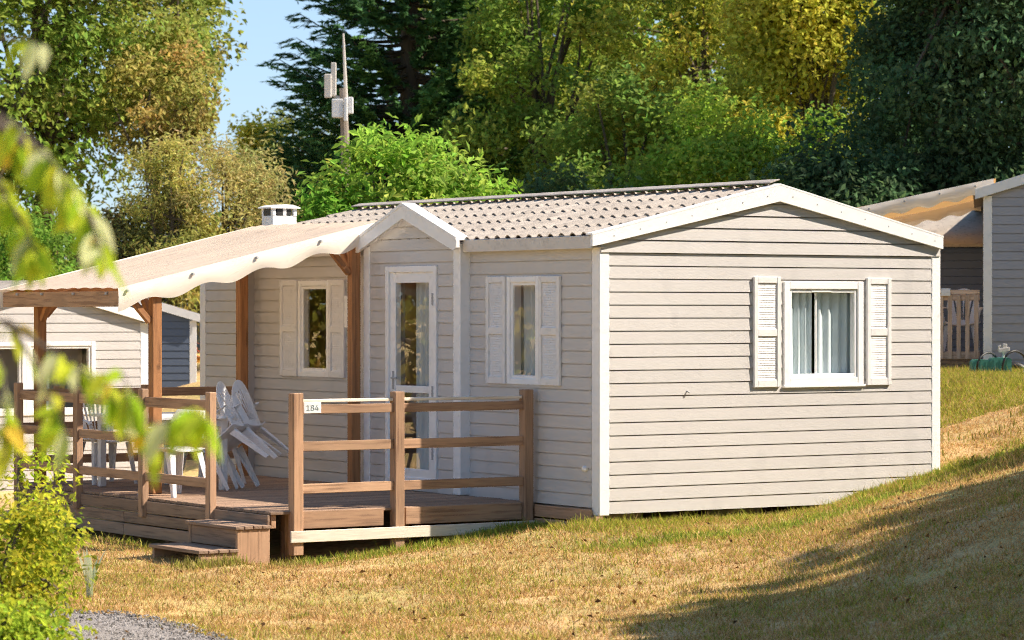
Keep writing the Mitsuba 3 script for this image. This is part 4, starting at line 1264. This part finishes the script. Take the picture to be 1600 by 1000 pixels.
# garden shrub seen in the gap under the awning
x, y = xy(317, 52)
tree('autumn_shrub', 'red and yellow autumn shrub in the gap beside the house corner', 'bush', x, y, 0.45, (0.28, 0.3, 0.75), 26, 90, 0.10, [(0.36, 0.09, 0.03), (0.42, 0.30, 0.03), (0.30, 0.05, 0.03)], 130, rc=0.22, trunk=0.03, base=-0.7)

# yellow green bush in the lower left
x, y = xy(-8, 19.2)
tree('garden_bush', 'yellow green bush in the lower left corner beside the gravel', 'bush', x, y, 0.18, (0.47, 0.45, 0.60), 95, 80, 0.055, [(0.23, 0.22, 0.016), (0.14, 0.17, 0.016), (0.29, 0.25, 0.03), (0.07, 0.105, 0.015)], 140, rc=0.17, trunk=0.03, asp=0.5, base=-0.4, shell=0.45)
x, y = xy(60, 20.6)
tree('garden_bush', 'slim upright sprigs of yellow green leaves behind the corner bush', 'bush', x, y, 0.42, (0.22, 0.2, 0.55), 26, 38, 0.06, [(0.30, 0.31, 0.02), (0.2, 0.26, 0.02)], 141, rc=0.13, trunk=0.015, asp=0.4, base=-0.4)
x, y = xy(-10, 17.4)
tree('garden_bush', 'darker green lower part of the planting at the bottom left corner', 'bush', x, y, -0.12, (0.42, 0.4, 0.36), 55, 80, 0.058, [(0.16, 0.20, 0.02), (0.10, 0.15, 0.02), (0.24, 0.25, 0.02)], 142, rc=0.15, trunk=0.02, asp=0.5, base=-0.45)

# pale sword leaved plant beside the deck
x, y = xy(140, 23.6)
pl_ = thing('iris_plant', 'pale sword leaved plant in front of the deck skirt', 'plant')
rng = np.random.default_rng(7)
z0 = float(H(x, y))
for i in range(9):
    a = rng.uniform(0, 2 * np.pi)
    t = np.linspace(0, 1, 6)
    ln = rng.uniform(0.24, 0.40)
    lean = rng.uniform(0.1, 0.45)
    cen = np.stack([x + math.cos(a) * lean * ln * t ** 1.6, y + math.sin(a) * lean * ln * t ** 1.6, z0 + ln * t], 1)
    sd = np.array([-math.sin(a), math.cos(a), 0]) * 0.5
    wd = 0.05 * (1 - t ** 2.5)[:, None] + 0.002
    v = np.vstack([cen + sd * wd, cen - sd * wd])
    f = np.array([q for k in range(5) for q in ((k, k + 1, k + 7), (k, k + 7, k + 6))])
    part(pl_, 'leaf', (v, f), 'grass_mat', color=np.tile([[0.62, 0.66, 0.46]], (12, 1)))

# overhanging branch close to the camera
ob = thing('overhanging_tree', 'leafy bright green branches hanging in from the left close to the viewer', 'tree')
rng = np.random.default_rng(21)
tb0 = at(-700, HOR, 7.4)
trunk_pts = [(tb0[0], tb0[1], -0.6), (tb0[0] + 0.05, tb0[1], 1.2), (tb0[0], tb0[1] + 0.1, 3.4), (tb0[0] + 0.1, tb0[1], 5.5)]
ms = [tube(np.array(trunk_pts), [0.2, 0.15, 0.11, 0.05], 10)]
twigs = []


def twig(pix, d0, d1, r=0.006):
    p = np.array([at(a, b, d) for (a, b), d in zip(pix, np.linspace(d0, d1, len(pix)))])
    t = np.linspace(0, len(p) - 1, 24)
    q = np.stack([np.interp(t, np.arange(len(p)), p[:, k]) for k in range(3)], 1)
    q[1:-1] = (q[:-2] + q[1:-1] + q[2:]) / 3
    ms.append(tube(q, np.linspace(r, 0.0018, 24), 5))
    return q


tw = [twig([(-700, -100), (-250, 60), (-60, 150), (60, 240), (140, 330), (165, 420)], 7.4, 6.9, 0.03),
      twig([(-250, 60), (-80, 200), (0, 290), (40, 360), (60, 405)], 7.3, 7.0, 0.012),
      twig([(-60, 150), (20, 190), (80, 250), (120, 300)], 7.1, 6.8, 0.008),
      twig([(-420, 470), (-160, 480), (-50, 505), (0, 560), (12, 640), (5, 720)], 7.2, 6.9, 0.009),
      twig([(-420, 470), (-100, 470), (10, 500), (60, 575), (85, 640), (110, 690)], 7.1, 6.7, 0.008),
      twig([(10, 500), (90, 555), (150, 590), (190, 640), (235, 690)], 6.9, 6.6, 0.006),
      twig([(150, 590), (190, 580), (205, 620)], 6.7, 6.6, 0.004),
      twig([(190, 640), (250, 665), (300, 640), (328, 660)], 6.65, 6.5, 0.004),
      twig([(-250, 60), (-60, 60), (20, 60), (70, 70)], 7.3, 7.1, 0.008)]
v, f, _ = join(ms)
part(ob, 'branch', (v, f), 'bark', smooth=60)
counts = [66, 46, 34, 24, 28, 26, 10, 18, 12]
nl = 0
for q, cnt in zip(tw, counts):
    for i in range(cnt):
        t = rng.uniform(0.35 if cnt > 30 else 0.22, 1.0) * 23
        c = np.array([np.interp(t, np.arange(24), q[:, k]) for k in range(3)])
        L = rng.uniform(0.045, 0.088)
        dn = unit(np.array([*rng.normal(0, 0.55, 2), -1.0 + rng.normal(0, 0.4)]))
        nr = unit(np.array([*rng.normal(0, 0.8, 2), 0.45]) + SUN * 0.5)
        sd = unit(np.cross(nr, dn))
        up = np.cross(dn, sd)
        ts = np.array([0, 0.2, 0.45, 0.75, 1.0])
        wd = np.array([0.004, 0.016, 0.02, 0.012, 0.001]) * L / 0.075
        cen = c + dn * (ts * L)[:, None] - np.array([0, 0, 1]) * (0.25 * L * ts ** 2)[:, None]
        v = np.vstack([cen, cen + sd * wd[:, None] + up * (wd * 0.35)[:, None], cen - sd * wd[:, None] + up * (wd * 0.35)[:, None]])
        f = []
        for a in range(4):
            f += [(a, a + 1, a + 6), (a, a + 6, a + 5), (a, a + 11, a + 1), (a, a + 10, a + 11)]
        g = rng.random()
        colr = np.array([0.20, 0.31, 0.02]) * (1 - g) + np.array([0.34, 0.36, 0.035]) * g
        if rng.random() < 0.3:
            colr = np.array([0.40, 0.42, 0.22])
        if rng.random() < 0.02:
            colr = np.array([0.40, 0.28, 0.04])
        part(ob, 'leaf', (v, np.array(f)), 'leaf', color=np.tile(np.minimum(colr * 1.9 * rng.uniform(0.75, 1.15), 0.8), (15, 1)))

# ------------------------------------------------------------------ grass, weeds, pebbles, fallen leaves
rng = np.random.default_rng(400)


def pmix(x, y):
    p = np.stack([x, y, np.zeros_like(x)], -1)
    big = meshkit.fbm(p * 0.42 + 3.1, 3, 1) + 0.22 * sstep(-5.5, -9.0, y - 0.8 * x) * sstep(-1.0, -4.0, y)   # greener, darker lawn colour added to deepen the tree shadow there
    mid = meshkit.fbm(p * 1.7 + 7, 3, 2)
    return sstep(0.42, 0.66, 0.6 * big + 0.4 * mid)


def in_view(x, y, margin):
    rel = np.stack([x - CAM[0], y - CAM[1]], -1)
    d = rel @ FW[:2]
    r = rel @ RT[:2]
    return (d > 14.5) & (np.abs(r) < d * 800 / FPX + margin)


N = 1500000
gx_, gy_ = rng.uniform(-11, 11.5, N), rng.uniform(-13.5, 9.5, N)
hsee = in_view(gx_, gy_, 1.3)
hsee &= ~((gx_ > -2.85) & (gx_ < 4.0) & (gy_ > np.where(gx_ < -0.05, 1.05, 0.02)) & (gy_ < 9.6))
hsee &= ~((((gx_ - rx_) * 0.667 + (gy_ - ry_) * 0.745 > 0)))
hsee &= ~((gx_ < -2.8) & (gy_ > 7))
gx_, gy_ = gx_[hsee], gy_[hsee]
import shapely
onpath = shapely.contains_xy(PATH, gx_, gy_)
keep = ~onpath | (rng.random(len(gx_)) < 0.012)
gx_, gy_ = gx_[keep], gy_[keep]
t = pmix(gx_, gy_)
fresh_ = np.maximum.reduce([np.exp(-(np.maximum(-gy_, 0) / 1.2) ** 2) * (gx_ > -0.6) * (gx_ < 4.4) * (gy_ < 0.1),
                            np.exp(-(np.maximum(0.95 - gy_, 0) / 0.6) ** 2) * (gx_ > -2.2) * (gx_ <= 0.4),
                            np.exp(-(np.maximum(-2.85 - gx_, 0) / 0.55) ** 2) * (gy_ > 1.9), 0.9 * np.exp(-(shadow_band_dist(gx_, gy_) / 0.3) ** 2)])  # last term greens the blades along the band in place of its shadow
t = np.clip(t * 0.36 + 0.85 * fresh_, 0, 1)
bare = meshkit.fbm(np.stack([gx_ * 2.3, gy_ * 2.3, 0 * gx_], -1), 3, 5)
keep = rng.random(len(gx_)) < np.clip(1.7 - 2.1 * bare + 0.8 * t, 0.18, 1.0)
gx_, gy_, t = gx_[keep], gy_[keep], t[keep]
n = len(gx_)
print('grass blades', n)
ht = (0.022 + 0.03 * rng.random(n)) * (0.7 + 0.75 * t) * (1 + 0.9 * (rng.random(n) < 0.06)) + 0.015 * t ** 3 * rng.random(n)
an = rng.uniform(0, 2 * np.pi, n)
lean = rng.uniform(0.2, 1.25, n)
b = np.stack([gx_, gy_, H(gx_, gy_) - 0.004], -1)
tip = b + np.stack([np.cos(an) * lean * ht, np.sin(an) * lean * ht, ht], -1)
a2 = rng.uniform(0, 2 * np.pi, n)
wv = np.stack([np.cos(a2), np.sin(a2), np.zeros(n)], -1) * (0.0032 + 0.0028 * rng.random(n))[:, None]
v = np.stack([b - wv, b + wv, tip], 1).reshape(-1, 3)
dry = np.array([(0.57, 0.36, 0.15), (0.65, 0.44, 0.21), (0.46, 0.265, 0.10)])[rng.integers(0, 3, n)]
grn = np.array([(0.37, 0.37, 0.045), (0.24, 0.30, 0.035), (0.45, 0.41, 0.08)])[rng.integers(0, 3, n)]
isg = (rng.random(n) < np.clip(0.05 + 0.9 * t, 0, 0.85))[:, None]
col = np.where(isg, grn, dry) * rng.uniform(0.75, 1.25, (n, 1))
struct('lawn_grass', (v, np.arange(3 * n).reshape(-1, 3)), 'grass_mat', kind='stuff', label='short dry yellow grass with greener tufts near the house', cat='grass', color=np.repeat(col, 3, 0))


def tufts(name, label, spots, hmin, hmax, seed, cols, n_per=26, spread=0.07, wid=0.006):
    r = np.random.default_rng(seed)
    V, F, K, o = [], [], [], 0
    for (x, y) in spots:
        for i in range(n_per):
            bx, by = x + r.normal(0, spread), y + r.normal(0, spread)
            bz = float(H(bx, by)) - 0.01
            a, ln, le = r.uniform(0, 2 * np.pi), r.uniform(hmin, hmax), r.uniform(0.1, 0.7)
            tt = np.array([0, 0.5, 1.0])
            cen = np.stack([bx + math.cos(a) * le * ln * tt ** 1.8, by + math.sin(a) * le * ln * tt ** 1.8, bz + ln * tt * (1 - 0.25 * le * tt)], 1)
            s = np.array([-math.sin(a), math.cos(a), 0])
            w = wid * np.array([1, 0.8, 0.05])[:, None]
            V += [cen + s * w, cen - s * w]
            F += [(o, o + 1, o + 4), (o, o + 4, o + 3), (o + 1, o + 2, o + 5), (o + 1, o + 5, o + 4)]
            K.append(np.tile(np.array(cols[r.integers(len(cols))]) * r.uniform(0.7, 1.3), (6, 1)))
            o += 6
    return struct(name, (np.vstack(V), np.array(F)), 'grass_mat', kind='stuff', label=label, cat='grass', color=np.vstack(K))


rg = np.random.default_rng(33)
GREENS = [(0.24, 0.33, 0.045), (0.36, 0.40, 0.06), (0.5, 0.46, 0.10), (0.17, 0.26, 0.035)]
tufts('wall_grass', 'longer green grass along the foot of the walls', [(rg.uniform(-0.05, 4.2), -abs(rg.normal(0.10, 0.09))) for _ in range(60)], 0.03, 0.08, 1, GREENS)
tufts('deck_grass', 'weeds and grass growing along the front of the deck', [(rg.uniform(-2.6, 0.0), 0.9 - abs(rg.normal(0, 0.12))) for _ in range(60)] + [(-2.9 - abs(rg.normal(0, 0.12)), rg.uniform(2.2, 6.3)) for _ in range(80)], 0.035, 0.11, 2, GREENS)
tufts('step_grass', 'straw coloured tufts around the wooden steps', [(rg.uniform(-3.8, -2.4), rg.uniform(0.6, 1.12)) for _ in range(40)], 0.04, 0.12, 3, [(0.42, 0.33, 0.12), (0.33, 0.30, 0.07), (0.26, 0.26, 0.05)])
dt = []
for a, b in zip(SHADOW_BAND[:-1], SHADOW_BAND[1:]):
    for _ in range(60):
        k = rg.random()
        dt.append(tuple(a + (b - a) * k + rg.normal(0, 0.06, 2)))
tufts('ditch_grass', 'longer green grass added in place of the thin shadow band along the foot of the bank', dt, 0.05, 0.11, 4, GREENS, 30)
bank = [(rg.uniform(2.5, 10), rg.uniform(-5, 6)) for _ in range(260)]
bank = [p for p in bank if not (p[0] < 4.1 and p[1] > -0.05)]
tufts('bank_grass', 'tousled straw and green grass on the bank', bank, 0.05, 0.13, 5, [(0.40, 0.30, 0.12), (0.30, 0.26, 0.06), (0.22, 0.22, 0.045)], 30, 0.12)
tufts('crest_grass', 'bright dry grass along the crest of the bank below the slate home', [(rg.uniform(7.5, 12.5), rg.uniform(4.0, 7.4)) for _ in range(200)], 0.04, 0.10, 6, [(0.46, 0.34, 0.12), (0.38, 0.30, 0.09)], 26, 0.12)

lt = []
while len(lt) < 520:
    a, b = rg.uniform(-8, 6), rg.uniform(-11, 0.5)
    if in_view(np.array(a), np.array(b), 0.5) and not PATH.contains(sg.Point(a, b)) and not (a > -2.9 and b > -0.1) and meshkit.noise(np.array([a * 0.8, b * 0.8, 0.0]), 12) > rg.random() * 0.9:
        lt.append((a, b))
tufts('lawn_tufts', 'scattered coarse tufts standing out of the short dry lawn', lt, 0.03, 0.085, 9, [(0.55, 0.40, 0.17), (0.40, 0.36, 0.08), (0.27, 0.30, 0.05), (0.48, 0.31, 0.12)], 16, 0.05, 0.005)

# pebbles
ico = trimesh.creation.icosahedron()
r = np.random.default_rng(55)
M = 30000
qx, qy = r.uniform(-9.5, -5.8, M), r.uniform(-8.5, -1.9, M)
ok = shapely.contains_xy(PATH.buffer(0.12), qx, qy) & in_view(qx, qy, 0.6)
qx, qy = qx[ok], qy[ok]
m = len(qx)
sc = r.uniform(0.004, 0.010, (m, 1, 1)) * r.uniform(0.6, 1.3, (m, 1, 3))
V = ico.vertices[None] * sc * r.uniform(0.8, 1.2, (m, 12, 1)) + np.stack([qx, qy, H(qx, qy) + 0.03], -1)[:, None]
cols = np.array([(0.25, 0.225, 0.21), (0.17, 0.15, 0.135), (0.34, 0.315, 0.295), (0.10, 0.09, 0.08)])[r.integers(0, 4, m)]
struct('gravel', (V.reshape(-1, 3), (ico.faces[None] + np.arange(m)[:, None, None] * 12).reshape(-1, 3)), 'stone', kind='stuff', label='loose grey gravel on the path', cat='gravel', color=np.repeat(cols, 12, 0))

# fallen leaves and bits on the lawn
r = np.random.default_rng(66)
M = 900
lx, ly = r.uniform(-8, 5, M), r.uniform(-10, 1, M)
ok = in_view(lx, ly, 0.8) & ~((lx > -2.8) & (ly > 0)) & (meshkit.noise(np.stack([lx * 1.2, ly * 1.2, 0 * lx], -1), 3) > 0.35)
lx, ly = lx[ok], ly[ok]
m = len(lx)
cc = np.stack([lx, ly, H(lx, ly) + 0.035], -1)
colf = np.array([(0.16, 0.08, 0.03), (0.09, 0.05, 0.025), (0.25, 0.14, 0.05)])[r.integers(0, 3, m)]
v, f, colf = leafcloud(cc, r.uniform(0.025, 0.065, m), unit(np.array([0, 0, 1.0]) + r.normal(0, 0.5, (m, 3))), unit(r.normal(size=(m, 3))), colf, 0.6, 0.2)
struct('fallen_leaves', (v, f), 'grass_mat', kind='stuff', label='brown fallen leaves scattered over the dry lawn', cat='leaves', color=colf)
